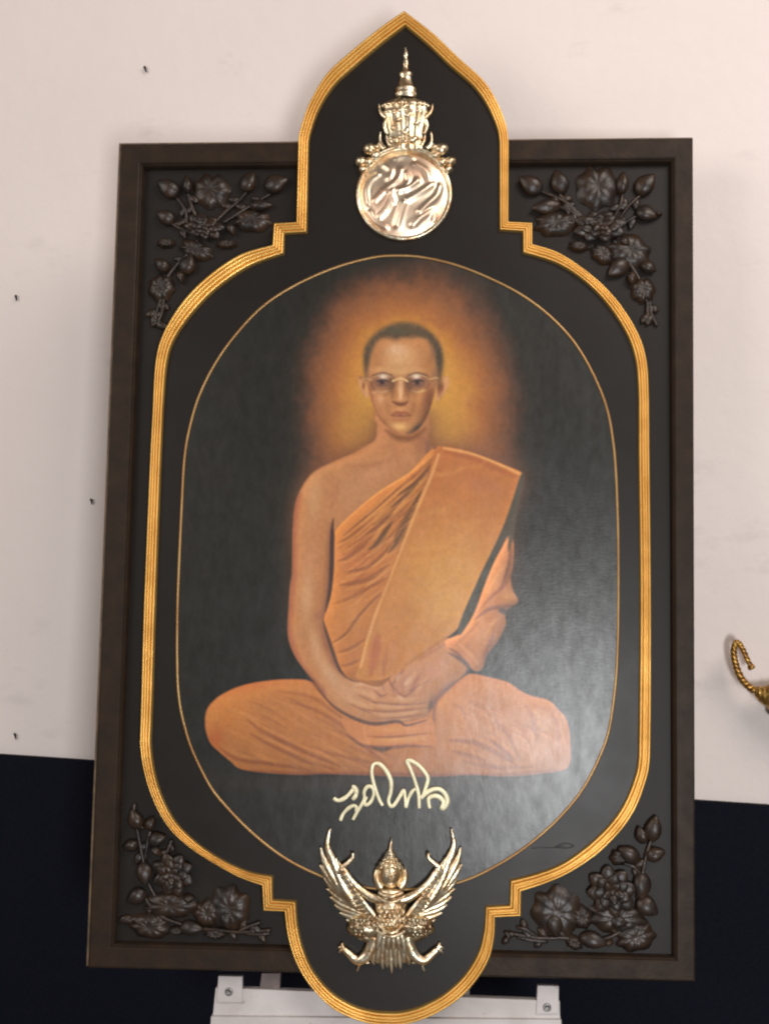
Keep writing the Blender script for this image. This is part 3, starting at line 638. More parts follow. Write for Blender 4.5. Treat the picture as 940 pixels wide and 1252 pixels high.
me.loops.add(quads.size); me.loops.foreach_set('vertex_index', quads.astype(np.int32).ravel())
me.polygons.add(len(quads)); me.polygons.foreach_set('loop_start', np.arange(0, quads.size, 4, dtype=np.int32))
me.update(calc_edges=True)
at = me.color_attributes.new('print', 'FLOAT_COLOR', 'POINT')
at.data.foreach_set('color', np.concatenate([colr.reshape(-1, 3), np.ones((NR*NC, 1))], 1).astype(np.float32).ravel())
me.polygons.foreach_set('use_smooth', np.ones(len(quads), bool))
canvas = bpy.data.objects.new('painted_canvas', me); COL.objects.link(canvas); canvas.parent = PORT
m = bpy.data.materials.new('oil_painting'); m.use_nodes = True; nt = m.node_tree; b = nt.nodes['Principled BSDF']
at_n = nt.nodes.new('ShaderNodeAttribute'); at_n.attribute_name = 'print'
gain = nt.nodes.new('ShaderNodeMix'); gain.data_type = 'RGBA'; gain.blend_type = 'MULTIPLY'; gain.inputs[0].default_value = 1.0
PAINT_GAIN = (0.94, 1.02, 1.0, 1)
gain.inputs[7].default_value = PAINT_GAIN
nt.links.new(at_n.outputs['Color'], gain.inputs[6]); nt.links.new(gain.outputs[2], b.inputs['Base Color'])
b.inputs['Roughness'].default_value = .33
tc = nt.nodes.new('ShaderNodeTexCoord')
mpv = nt.nodes.new('ShaderNodeMapping'); mpv.inputs['Scale'].default_value = (1.6, 1, .8); nt.links.new(tc.outputs['Object'], mpv.inputs[0])
nv = nt.nodes.new('ShaderNodeTexNoise'); nv.inputs['Scale'].default_value = 40; nv.inputs['Detail'].default_value = 8; nv.inputs['Roughness'].default_value = .68; nt.links.new(mpv.outputs[0], nv.inputs['Vector'])
rv = nt.nodes.new('ShaderNodeMapRange'); rv.inputs[1].default_value = .3; rv.inputs[2].default_value = .7; rv.inputs[3].default_value = .40; rv.inputs[4].default_value = .72
nt.links.new(nv.outputs[0], rv.inputs[0]); nt.links.new(rv.outputs[0], b.inputs['Specular IOR Level'])       # uneven varnish
def bump_chain(specs, tc, nt, b):
    prev = None
    for kind, scale, dist, vec in specs:
        mp = nt.nodes.new('ShaderNodeMapping'); mp.inputs['Scale'].default_value = vec; nt.links.new(tc.outputs['Object'], mp.inputs[0])
        n = nt.nodes.new('ShaderNodeTexNoise'); n.inputs['Scale'].default_value = scale; n.inputs['Detail'].default_value = 3; nt.links.new(mp.outputs[0], n.inputs['Vector'])
        k = nt.nodes.new('ShaderNodeBump'); k.inputs['Distance'].default_value = dist; nt.links.new(n.outputs[0], k.inputs['Height'])
        if prev: nt.links.new(prev.outputs[0], k.inputs['Normal'])
        prev = k
    nt.links.new(prev.outputs[0], b.inputs['Normal'])
bump_chain([('a', 300, .00006, (1, 1, .4)), ('b', 300, .00006, (.4, 1, 1)), ('c', 45, .00016, (1, 1, .6))], tc, nt, b)
me.materials.append(m)

mb = MB(); mb.tube([bp(x, y, .003) for x, y in oval], .0019, 8, .8, True); mb.build('oval_bead', M['line'], PORT)

# ---- signature letters in raised gold
def sg(pts): return [(400+x/5.875, 920+y/5.875) for x, y in pts]
SIG = [
    ([(45, 328), (80, 345), (125, 328), (165, 292), (184, 262)], 2.3), ([(176, 246), (198, 252), (209, 280), (204, 312), (182, 338)], 2.6),
    ([(95, 490), (112, 446), (148, 405), (186, 382), (208, 392), (205, 425)], 2.1), ([(184, 484), (212, 432), (244, 380), (266, 330), (266, 282), (290, 246), (322, 250), (334, 292), (318, 346), (288, 376), (266, 366), (284, 318)], 2.1),
    ([(398, 382), (370, 330), (342, 250), (322, 165), (324, 105), (346, 78), (384, 88), (428, 138), (458, 208), (456, 285), (440, 345), (456, 386), (482, 376), (520, 318), (548, 272), (558, 310), (563, 396)], 2.2),
    ([(566, 398), (580, 340), (610, 280), (640, 262), (654, 300)], 2.0), ([(660, 402), (655, 300), (630, 205), (598, 118), (574, 62), (608, 62), (662, 98), (712, 158), (722, 200), (704, 262), (684, 318)], 2.3),
    ([(672, 330), (706, 296), (756, 266), (806, 264), (846, 296), (862, 346), (846, 388), (824, 400), (834, 356), (806, 322), (766, 312), (728, 334), (736, 402)], 2.7)]
for pts, w in SIG:
    p = smooth_pts(sg(pts), 6, False); n = len(p); s = np.linspace(0, 1, n)
    rad = w*.5*scl(970)*(.78+.22*np.sin(math.pi*s))*(1+.1*np.sin(s*17))
    mb = MB(); mb.tube([bp(x, y, .0052) for x, y in p], rad*2.3, 8, .55); mb.build('signature_stroke', M['sign'], PORT)
mb = MB()
mb.tube([bp(x, y, -.002+.0040) for x, y in smooth_pts([(650, 1037), (664, 1036), (677, 1036.5), (690, 1034)], 5, False)], .0006, 6, .3)
mb.tube([bp(x, y, -.002+.0045) for x, y in smooth_pts([(678, 1036), (690, 1031), (701, 1034), (692, 1037), (682, 1036)], 5, False)], .0008, 6, .3)
mb.build('brush_mark', M['mark'], PORT)

# ------------------------------------------------------------------ carved lotus sprays in the four corners
NF = -.0155
def carving(origin, k, buds, flowers, leaves, stems, label):
    ox, oy = origin
    f = lambda x, y: (ox+x/k, oy+y/k)
    mb = MB()
    for s in stems:
        pts = smooth_pts([f(*q) for q in s], 5, False); n = len(pts)
        h = NF+.002+.002*np.sin(np.linspace(0, math.pi, n))
        mb.tube([bp(x, y, hh) for (x, y), hh in zip(pts, h)], *[.0026, 7, .9])
        for q in (.3, .62):                                    # small leaves springing from each stem
            i0 = int(q*(n-2)); a0 = math.atan2(-(pts[i0+1][1]-pts[i0][1]), pts[i0+1][0]-pts[i0][0]); sd = 1 if (i0+len(s)) % 2 else -1
            b0 = bp(pts[i0][0], pts[i0][1], NF+.002); a1 = a0+sd*.75; ll = rnd.uniform(.007, .011)
            mb.blob((b0[0]+math.cos(a1)*ll*.8, b0[1], b0[2]+math.sin(a1)*ll*.8), ll*.9, ll*.55, .0046, a1, .3, 12, 7, 2, .1, tilt=.1)
    root = mb.build('lotus_carving', M['carve'], PORT); root['label'] = label
    for x, y, r, r2, ang in buds:
        px_, py_ = f(x, y); s = scl(py_)/k; mb = MB()
        mb.blob(bp(px_, py_, NF+.005), r*s*1.05, r2*s*1.0, .0085, -R(ang), .55, 18, 9, 3, .05, tilt=.15)
        mb.blob(bp(px_-math.cos(R(ang))*r*.55/k, py_-math.sin(R(ang))*r*.55/k, NF+.004), r*s*.45, r2*s*.62, .0065, -R(ang), 0, 12, 6, 5, .08)
        mb.build('bud', M['carve'], root)
    for x, y, r, r2, ang in flowers:
        px_, py_ = f(x, y); s = scl(py_)/k; mb = MB(); c = bp(px_, py_, NF+.004)
        for ring, (cnt, q, h, tl, wd) in enumerate(((8, .62, .002, .15, .40), (7, .40, .0055, .35, .34), (5, .20, .0085, .6, .24))):
            for j in range(cnt):
                a = 2*math.pi*(j+.5*ring)/cnt+.3+rnd.uniform(-.09, .09)
                du, dv = math.cos(a)*r*q*s, math.sin(a)*r2*q*s; ca, sa = math.cos(-R(ang)), math.sin(-R(ang))
                d = (du*ca-dv*sa, du*sa+dv*ca); ll = math.hypot(du, dv)/q
                mb.blob((c[0]+d[0], c[1]-h, c[2]+d[1]), ll*(.46-.06*ring), (r+r2)*.5*s*wd, .0048, math.atan2(d[1], d[0]), .30, 12, 7, 3, .05, tilt=tl)
        mb.blob((c[0], c[1]-.010, c[2]), r*s*.17, r2*s*.17, .004, 0, 0, 12, 6, 6, .06)
        mb.build('flower', M['carve'], root)
    for x, y, r, r2, ang in leaves:
        px_, py_ = f(x, y); s = scl(py_)/k; c = bp(px_, py_, NF+.001); mb = MB(); vs = [(c[0], c[1]-.0062, c[2])]; fs = []
        SEG, RN = 36, 6; ca, sa = math.cos(-R(ang)), math.sin(-R(ang))
        for i in range(1, RN+1):
            q = i/RN
            for j in range(SEG):
                a = 2*math.pi*j/SEG; e = 1+.07*math.cos(7*a+1)*q-.16*math.exp(-((a-math.pi)/.22)**2)*q
                u, v = 1.16*r*s*q*e*math.cos(a), 1.16*r2*s*q*e*math.sin(a)
                h = .0062+.0018*math.sin(q*3)-.0068*q**4+.0011*math.cos(9*a)*q
                vs.append((c[0]+u*ca-v*sa, c[1]-h, c[2]+u*sa+v*ca))
        for j in range(SEG): fs.append((0, 1+j, 1+(j+1) % SEG))
        for i in range(RN-1):
            for j in range(SEG):
                q = (j+1) % SEG; fs.append((1+i*SEG+j, 1+(i+1)*SEG+j, 1+(i+1)*SEG+q, 1+i*SEG+q))
        mb.add(vs, fs); mb.build('leaf', M['carve'], root)

carving((140, 160), 3.917,
    [(262, 276, 54, 46, -150), (350, 262, 40, 26, -95), (250, 415, 44, 38, -160), (640, 250, 48, 42, -60), (770, 255, 54, 48, -20), (697, 358, 50, 30, 0), (230, 645, 38, 34, -140), (350, 645, 46, 44, -70), (560, 472, 28, 24, 60), (318, 700, 28, 22, 80)],
    [(432, 462, 92, 56, 15)],
    [(465, 288, 78, 80, 90), (660, 432, 84, 50, 5), (225, 752, 62, 56, 100), (392, 572, 78, 42, 20), (248, 540, 40, 22, 0), (535, 545, 46, 20, 0)],
    [[(300, 320), (340, 380), (350, 440), (390, 470)], [(350, 290), (370, 360), (400, 430)], [(635, 290), (590, 340), (540, 380), (480, 440)], [(750, 300), (680, 340), (600, 390), (520, 440)], [(270, 440), (320, 470), (380, 490)], [(400, 520), (360, 580), (300, 640), (240, 720)], [(222, 800), (205, 860), (180, 930)], [(236, 800), (228, 870), (205, 925)], [(180, 935), (200, 920), (222, 915)]],
    'dark carved lotus spray at the upper left corner')
carving((600, 160), 3.615,
    [(180, 240, 52, 44, -150), (305, 230, 48, 42, -110), (250, 335, 58, 36, 170), (580, 235, 44, 30, -85), (680, 240, 50, 44, -50), (682, 365, 44, 38, 20), (740, 370, 14, 12, 0), (565, 602, 50, 42, 140), (692, 602, 34, 30, 30), (622, 650, 28, 24, 90), (590, 492, 26, 22, 40)],
    [(478, 425, 108, 64, 0)],
    [(468, 250, 88, 82, 90), (285, 412, 84, 50, 0), (612, 530, 84, 66, 30), (490, 545, 52, 36, 40), (670, 705, 52, 48, 90), (385, 512, 40, 22, 10)],
    [[(215, 265), (290, 295), (350, 330), (410, 390)], [(300, 275), (340, 330), (400, 380)], [(300, 335), (360, 360), (410, 400)], [(580, 280), (570, 330), (540, 390)], [(660, 285), (610, 330), (560, 400)], [(645, 375), (600, 400), (560, 420)], [(540, 480), (600, 570), (650, 650), (690, 760)], [(700, 750), (708, 810), (735, 862)], [(690, 750), (692, 810), (700, 850)]],
    'dark carved lotus spray at the upper right corner')
carving((100, 960), 3.615,
    [(240, 155, 42, 36, -110), (305, 170, 30, 26, -60), (332, 240, 40, 34, -20), (220, 266, 34, 28, 160), (277, 388, 48, 38, 80), (246, 490, 42, 38, 150), (480, 632, 48, 34, 0), (640, 592, 36, 30, 70), (475, 500, 24, 20, 0), (330, 290, 26, 20, 40)],
    [(405, 392, 90, 84, 40)],
    [(392, 528, 106, 52, 0), (652, 540, 86, 84, 120), (300, 622, 84, 48, 10), (555, 562, 54, 56, 60), (590, 655, 46, 22, 0), (420, 640, 34, 18, 0)],
    [[(235, 80), (232, 130), (250, 220), (270, 320), (290, 420), (330, 500)], [(305, 200), (290, 260), (280, 330)], [(400, 240), (380, 290), (360, 340)], [(280, 500), (310, 540), (370, 590), (460, 620)], [(520, 635), (600, 640), (700, 650), (840, 640)], [(690, 650), (740, 625), (790, 605)], [(720, 655), (780, 660), (830, 655)], [(240, 600), (225, 590), (218, 610)]],
    'dark carved lotus spray at the lower left corner')
carving((600, 960), 3.481,
    [(690, 190, 50, 38, -80), (640, 215, 34, 28, -110), (590, 296, 46, 38, -150), (696, 296, 38, 32, -20), (640, 425, 52, 40, 90), (660, 516, 46, 42, 30), (270, 590, 44, 40, 80), (430, 660, 54, 36, 10), (540, 582, 36, 30, 0), (500, 668, 20, 16, 0)],
    [(512, 450, 92, 100, -40)],
    [(535, 565, 112, 58, 5), (280, 540, 98, 92, 60), (612, 645, 76, 54, -10), (385, 560, 46, 40, 60), (352, 668, 36, 26, 30), (550, 300, 34, 44, 60)],
    [[(700, 130), (690, 200), (660, 300), (640, 400), (620, 480)], [(560, 330), (610, 350), (640, 390)], [(640, 520), (600, 580), (520, 640), (440, 665)], [(390, 660), (300, 650), (200, 650), (80, 630)], [(200, 650), (150, 615), (110, 605)], [(240, 665), (170, 660), (110, 645)], [(60, 625), (75, 645), (70, 665)]],
    'dark carved lotus spray at the lower right corner')

# ------------------------------------------------------------------ royal emblem: disc under a tiered crown
NP = .002
f = lambda x, y: (420+x/5.007, 50+y/5.007)
cx, cy = f(370, 942); c = bp(cx, cy, NP); s = scl(cy)
RU, RV = 56.0*s, 55.6*s
SW = [  # raised swirls: (points in zoom pixels, width, height)
    ([(150, 1000), (140, 920), (165, 860), (205, 830)], 26, .0035), ([(190, 990), (250, 930), (330, 860), (350, 800)], 24, .003), ([(250, 760), (290, 800), (280, 850)], 26, .003),
    ([(340, 930), (400, 910), (450, 870)], 24, .004), ([(390, 990), (460, 950), (540, 890)], 26, .0035), ([(470, 1060), (520, 1010), (570, 960), (590, 900)], 26, .004),
    ([(330, 1140), (350, 1070), (370, 1010)], 26, .004), ([(430, 1140), (480, 1090), (540, 1060), (560, 1100)], 28, .004), ([(220, 1090), (260, 1050), (290, 990), (300, 930)], 24, .0035),
    ([(320, 720), (370, 705), (420, 720)], 22, .0028), ([(440, 760), (500, 800), (520, 850)], 26, .003), ([(240, 930), (290, 940), (310, 1000)], 20, .003), ([(380, 820), (400, 870), (370, 920)], 20, .003), ([(160, 1060), (200, 1120), (260, 1150)], 22, .003)]
segs = []
for pts, w, h in SW:
    p = smooth_pts(pts, 4, False)
    for q in range(len(p)-1): segs.append((p[q], p[q+1], w, h))
RNG, SG = 60, 120; vs = []; fs = []
qq, aa = np.meshgrid(np.arange(1, RNG+1)/RNG, np.arange(SG)*2*math.pi/SG, indexing='ij')
zx, zy = 370+qq*280*np.cos(aa), 942-qq*278*np.sin(aa)
hh = .0095*(1-qq**2.2)+.0005
sw = np.zeros_like(hh)
for a, b2, w, h in segs:
    e = b2-a; L2 = e@e; t = np.clip(((zx-a[0])*e[0]+(zy-a[1])*e[1])/L2, 0, 1)
    d2 = (zx-a[0]-t*e[0])**2+(zy-a[1]-t*e[1])**2
    sw = np.maximum(sw, h*np.exp(-d2/(w*w*.62)))
hh = hh+sw*.75*np.clip((1-qq)*12, 0, 1)
vs = [(c[0], c[1]-.0100, c[2])]+[(c[0]+RU*q*math.cos(a), c[1]-h, c[2]+RV*q*math.sin(a)) for q, a, h in zip(qq.ravel(), aa.ravel(), hh.ravel())]
fs = [(0, 1+j, 1+(j+1) % SG) for j in range(SG)]+[(1+i*SG+j, 1+(i+1)*SG+j, 1+(i+1)*SG+(j+1) % SG, 1+i*SG+(j+1) % SG) for i in range(RNG-1) for j in range(SG)]
mb = MB(); mb.add(vs, fs); EMB = mb.build('crowned_emblem', M['disc'], PORT); EMB['label'] = 'gold disc emblem with swirling relief under a tiered spired crown'
mb = MB(); mb.tube([(c[0]+RU*1.0*math.cos(a), c[1]-.0022, c[2]+RV*1.0*math.sin(a)) for a in np.linspace(0, 2*math.pi, 90, endpoint=False)], .0034, 9, 1.0, True); mb.build('disc_rim', M['emblem'], EMB)
def half_lathe(mb, prof, xc, seg=26, depth=.55, lobes=0, lob=0.0):
    """prof: (y, halfwidth) in zoom pixels; a swelling half-round standing on the panel"""
    vs = []; fs = []; n = len(prof)
    for y, w in prof:
        px_, py_ = f(xc, y); b0 = bp(px_, py_, NP); ww = w/5.007*scl(py_)
        for k in range(seg+1):
            a = math.pi*k/seg; m = 1+lob*math.cos(lobes*a) if lobes else 1
            vs.append((b0[0]-ww*math.cos(a), b0[1]-ww*math.sin(a)*depth*m, b0[2]))
    for i in range(n-1):
        for k in range(seg): q = i*(seg+1)+k; fs.append((q, q+1, q+seg+2, q+seg+1))
    mb.add(vs, fs)
XC = 380
mb = MB(); half_lathe(mb, [(38, 1), (60, 6), (80, 11), (92, 13), (100, 8), (112, 9), (130, 15), (150, 16), (158, 11), (175, 17), (186, 22), (190, 34), (200, 40), (214, 40), (222, 32), (240, 36), (262, 44), (280, 50), (288, 60), (296, 66), (306, 60), (318, 66), (332, 66), (346, 58), (352, 62)], XC, 26, .62); mb.build('crown_spire', M['emblem'], EMB)
mb = MB(); half_lathe(mb, [(350, 60), (362, 82), (374, 112), (386, 138), (396, 146), (408, 142), (420, 132), (434, 140), (446, 142), (458, 136), (500, 126), (540, 114), (580, 106), (596, 112), (608, 112), (618, 104), (640, 106), (656, 112), (672, 110)], XC, 40, .36, 14, .07); mb.build('crown_body', M['emblem'], EMB)
mb = MB()
for y, w, n, r in ((402, 138, 11, 12), (446, 132, 11, 12), (606, 108, 9, 12), (330, 58, 5, 10)):
    for k in range(n):
        a = math.pi*(k+.5)/n; px_, py_ = f(XC-w*math.cos(a), y); b0 = bp(px_, py_, NP); s = scl(py_)/5.007
        mb.blob((b0[0], b0[1]-w*s*math.sin(a)*(.38 if y > 350 else .6), b0[2]), r*s, r*s, r*s, 0, 0, 8, 5)
for px_, py_, r in ((395, 470, 26), (340, 500, 20), (385, 570, 28), (430, 620, 26), (320, 625, 26), (375, 420, 22), (450, 520, 18), (310, 460, 16), (300, 550, 16), (380, 630, 18)):
    b0 = bp(*f(px_, py_), NP); s = scl(150)/5.007; mb.blob((b0[0], b0[1]-.009, b0[2]), r*s*1.1, r*s*.8, .0042, rnd.uniform(0, 3), .3, 10, 6)
mb.build('crown_jewels', M['emblem'], EMB)
for sx in (-1, 1):
    mir = lambda x: XC+(x-XC)*(-sx)
    for pts, r0, r1 in (([(262, 470), (238, 450), (222, 425), (216, 385)], 20, 4), ([(262, 480), (250, 520), (268, 570)], 14, 12), ([(250, 660), (232, 640), (222, 605), (226, 555)], 20, 4), ([(215, 690), (206, 660), (214, 625)], 16, 4), ([(286, 640), (268, 610), (262, 575)], 16, 4)):
        p = smooth_pts([f(mir(x), y) for x, y in pts], 5, False); r = np.linspace(r0, r1, len(p))/5.007*scl(150)
        mb = MB(); mb.tube([bp(x, y, NP+.004) for x, y in p], r, 8, .8); mb.build('crown_finial', M['emblem'], EMB)
    for x, y, r in ((162, 664, 42), (108, 740, 36), (118, 790, 26), (196, 704, 32), (154, 744, 34), (204, 656, 24)):
        px_, py_ = f(mir(x), y); mb = MB(); s = scl(py_)/5.007
        mb.blob(bp(px_, py_, NP+.004), r*s, r*s*.92, .0072, .4*sx, .15, 14, 8, 4, .07); mb.build('scroll_bead', M['emblem'], EMB)
mb = MB()
for q, rr in ((1.055, .0021), (1.0, .0026)):
    mb.tube([(c[0]+RU*q*math.cos(a), c[1]-.0065*(1.9-q), c[2]+RV*q*math.sin(a)) for a in np.linspace(R(38), R(142), 40)], rr, 8)
mb.build('disc_garland', M['emblem'], EMB)

# ------------------------------------------------------------------ winged bird-man emblem
g = lambda x, y: (370+x/4.2727, 990+y/4.2727)
K2 = scl(1100)/4.2727; GM = M['emblem']
XM = 460
mb = MB()                                                           # trunk: chest, belly, waist sash
T = lambda x, y, n: bp(*g(x, y), NP+n)
mb.blob(T(460, 500, .004), 92*K2, 82*K2, .015, 0, 0, 22, 12)
mb.blob(T(428, 470, .011), 38*K2, 32*K2, .009, 0, 0, 14, 8); mb.blob(T(494, 470, .011), 38*K2, 32*K2, .009, 0, 0, 14, 8)
for row, (yy, hw) in enumerate(((512, 62), (534, 66), (556, 56), (578, 48), (600, 44))):
    for q in range(5): mb.blob(T(460-hw+hw*2*(q+.5*(row % 2))/4.5, yy, .006+.0135*max(0, 1-((q-2+.25*(row % 2))/3.0)**2)**.5), 15*K2, 10*K2, .003, R(-90), .3, 8, 5, tilt=.3)
mb.blob(T(460, 580, .006), 62*K2, 82*K2, .014, R(90), 0, 18, 10)
mb.blob(T(460, 425, .010), 62*K2, 18*K2, .010, 0, 0, 14, 8)
GAR = mb.build('winged_emblem', GM, PORT); GAR['label'] = 'gold emblem of a crowned bird-man with raised wings'
def gt(name, pts, r0, r1, n0, n1, seg=9, flat=.9, swell=0.0):
    p = smooth_pts([g(*q) for q in pts], 6, False); m_ = len(p); t = np.linspace(0, 1, m_)
    r = (r0+(r1-r0)*t+swell*np.sin(math.pi*t))*K2; h = NP+n0+(n1-n0)*t
    mb = MB(); mb.tube([bp(x, y, q) for (x, y), q in zip(p, h)], r, seg, flat); return mb.build(name, GM, GAR)
for y, w, dy in ((432, 62, 22), (452, 70, 30), (600, 62, 44), (622, 84, 40)):
    p = smooth_pts([g(XM-w, y), g(XM-w*.5, y+dy*.75), g(XM, y+dy), g(XM+w*.5, y+dy*.75), g(XM+w, y)], 6, False)
    mb = MB(); mb.tube([bp(x, q, NP+.016+.006*math.sin(math.pi*i/(len(p)-1))) for i, (x, q) in enumerate(p)], 8*K2, 8); mb.build('necklace' if y < 500 else 'sash', GM, GAR)
mb = MB(); mb.blob(T(458, 338, .008), 70*K2, 60*K2, .017, R(90), .15, 20, 12); mb.blob(T(458, 352, .024), 16*K2, 13*K2, .010, R(-90), .6, 12, 8)
mb.blob(T(436, 330, .022), 13*K2, 9*K2, .005, .2, 0, 10, 6); mb.blob(T(480, 330, .022), 13*K2, 9*K2, .005, -.2, 0, 10, 6)
mb.blob(T(458, 385, .018), 26*K2, 10*K2, .006, 0, 0, 12, 6); mb.build('head', GM, GAR)
mb = MB()
for y, w, r, n in ((298, 66, 13, .020), (276, 52, 12, .019), (254, 36, 10, .016), (236, 24, 8, .013)):
    p = smooth_pts([g(XM-2-w, y+8), g(XM-2-w*.5, y-3), g(XM-2, y-6), g(XM-2+w*.5, y-3), g(XM-2+w, y+8)], 5, False)
    mb.tube([bp(x, q, NP+n*.5+n*.5*math.sin(math.pi*i/(len(p)-1))) for i, (x, q) in enumerate(p)], r*K2, 8)
mb.blob(T(458, 262, .008), 48*K2, 40*K2, .012, R(90), .5, 14, 8); mb.tube([T(458, 250, .010), T(459, 215, .010), T(461, 180, .009), T(463, 150, .008)], [18*K2, 12*K2, 7*K2, 1.5*K2], 9)
for y, w in ((306, 62), (284, 50), (262, 36)):
    for q in range(7): a = math.pi*(q+.5)/7; mb.blob(T(XM-2-w*math.cos(a), y-6*math.sin(a), .010+.013*math.sin(a)), 7*K2, 9*K2, .003, 0, 0, 8, 5)
mb.build('crown', GM, GAR)
for sx in (-1, 1):
    mx = lambda x: XM+(x-XM)*(-sx)
    mp = lambda pts: [(mx(x), y) for x, y in pts]
    gt('ear_ornament', mp([(412, 408), (392, 376), (386, 334), (398, 296)]), 24, 8, .008, .006, swell=5)
    gt('arm', mp([(412, 470), (372, 462), (318, 430), (262, 380), (228, 330), (204, 300)]), 25, 13, .014, .010, 10, .9)
    gt('hand', mp([(206, 302), (222, 290), (246, 270), (262, 250), (262, 226)]), 16, 9, .010, .012, 9, .8)
    gt('thumb', mp([(206, 300), (190, 280), (178, 256)]), 9, 4, .009, .008)
    FE = [([(258, 470), (205, 385), (160, 270), (130, 190), (145, 98)], 33, .007), ([(266, 480), (190, 400), (130, 300), (106, 245), (95, 196)], 29, .0055), ([(276, 494), (200, 430), (140, 360), (106, 310), (90, 286)], 27, .0048),
          ([(292, 512), (220, 460), (160, 410), (128, 375), (112, 352)], 26, .0042), ([(308, 530), (240, 490), (180, 455), (150, 430), (124, 412)], 21, .004), ([(322, 546), (260, 520), (200, 495), (164, 470), (142, 456)], 20, .004),
          ([(338, 560), (290, 545), (230, 530), (190, 512), (166, 496)], 20, .004), ([(352, 574), (310, 568), (260, 562), (222, 550), (192, 538)], 20, .004), ([(366, 592), (330, 600), (290, 600), (256, 590), (228, 574)], 20, .0045)]
    for pts, w, n in FE: gt('feather', mp(pts), w*.85, 3, n+.005, n+.001, 8, .50, swell=7)
    for i in range(12):                                             # covert row along the wing bone
        t = i/11; bx = 196+(385-196)*t; by = 318+(572-318)*t**1.05-18*math.sin(math.pi*t)*-1
        gt('covert', mp([(bx+12, by-6), (bx-4, by+8), (bx-26, by+12), (bx-44, by+6)]), 19, 8, .014, .009, 7, .5, swell=4)
    gt('wing_bone', mp([(172, 252), (196, 318), (250, 400), (318, 480), (380, 560)]), 8, 12, .010, .014)
    mb = MB(); mb.blob(T(mx(330), 608, .008), 92*K2, 56*K2, .015, R(-12 if sx < 0 else 192), 0, 18, 10, 3, .04)
    mb.blob(T(mx(318), 650, .006), 78*K2, 34*K2, .011, R(-28 if sx < 0 else 208), .3, 14, 8)
    mb.blob(T(mx(268), 622, .005), 38*K2, 34*K2, .010, 0, 0, 12, 8)
    for row, (yy, hw) in enumerate(((575, 46), (594, 64), (613, 72), (632, 64), (650, 48))):      # overlapping body feathers
        for q in range(5): mb.blob(T(mx(326-hw+hw*2*(q+.5*(row % 2))/4.5), yy+4*math.sin(q), .0085+.0125*max(0, 1-((yy-608)/62)**2)**.5*max(0, 1-((q-2+.25*(row % 2))/2.9)**2)**.5), 15*K2, 11*K2, .0035, R(60 if sx < 0 else 120), .3, 8, 5, tilt=.35); mb.build('thigh', GM, GAR)
    gt('shin', mp([(376, 662), (362, 712), (334, 762), (290, 788), (250, 760), (214, 726)]), 40, 15, .008, .008, 9, .8)
    mb = MB()
    for pts in ([(218, 728), (200, 716), (186, 726)], [(216, 730), (206, 704), (212, 696)], [(292, 782), (296, 810), (284, 842)], [(300, 776), (322, 796), (350, 800)], [(216, 728), (198, 736), (190, 748)]):
        p = smooth_pts([g(*q) for q in mp(pts)], 4, False); mb.tube([bp(x, y, NP+.006) for x, y in p], np.linspace(13, 4, len(p))*K2, 7)
    mb.build('claw', GM, GAR)
for i in range(9):
    a = (i-4)/4; x1 = XM+6+a*92; y1 = 856-abs(a)*46+(i % 2)*-18
    gt('tail_feather', [(XM+a*52, 640), (XM+a*82, 715), (XM+a*92, 780), (x1, y1)], 18, 3, .010+.004*(i % 2), .006, 8, .55, swell=9)
for i in range(6):
    a = (i-2.5)/2.5
    gt('tail_covert', [(XM+a*46, 636), (XM+a*66, 690), (XM+a*72, 735+(i % 2)*18)], 17, 4, .017, .014, 8, .6, swell=7)

# ------------------------------------------------------------------ metal easel that carries the frame
NE = -.024
EAS = empty('display_easel', (0, 0.0, 0.0)); tag(EAS, 'grey painted metal easel ledge with two screwed tabs under the frame', 'easel')
def w_of(p): q = np.array(p); return O_B+np.array((q[0], 0, 0))+N_B*(-q[1])+V_B*q[2]
def esl(name, outline, n0, n1, mat, bev=.0008):
    mb = MB(); P = [bp(x, y, NE+n1) for x, y in outline]; mb.slab([(p[0], p[2]) for p in P], -(NE+n1), -(NE+n0))
    mb.v = [tuple(w_of(v)) for v in mb.v]; return mb.build(name, mat, EAS, bev)
led = esl('ledge', [(264, 1207.5), (297, 1209), (658, 1223), (684, 1224), (684.5, 1246), (259.8, 1246), (263, 1215)], -.012, 0, M['metal'])
esl('ledge_lip', [(258, 1243), (686, 1247), (688, 1300), (255, 1294)], -.010, .006, M['metal'])
for (x0, x1, yt, yb, sxp, syp) in ((267, 296.5, 1193.5, 1226, 280, 1212.5), (657, 683, 1205, 1240, 668.5, 1222 if False else 1216 if False else 1232)):
    t = esl('ledge_tab', [(x0, yt), (x1, yt+.6), (x1-.5, yb), (x0-2, yb)], -.006, .0022, M['metal'])
    syp = 1212.5 if x0 < 400 else 1231.5
    mb = MB(); cc = np.array(bp(sxp, syp, NE+.0022)); k = 24
    ring = lambda r, h: [(cc[0]+r*math.cos(2*math.pi*i/k), cc[1]-h, cc[2]+r*math.sin(2*math.pi*i/k)) for i in range(k)]
    rr = [(.0054, -.001), (.0054, .0008), (.0046, .0016), (.0028, .0016), (.0022, .0006), (.0004, .0006)]
    vs = sum([ring(r, h) for r, h in rr], []); fs = [(i*k+j, i*k+(j+1) % k, (i+1)*k+(j+1) % k, (i+1)*k+j) for i in range(len(rr)-1) for j in range(k)]
    vs = [tuple(w_of(v)) for v in vs]; mb.add(vs, fs); sc_ = mb.build('screw', M['screw'], EAS); sc_.parent = t
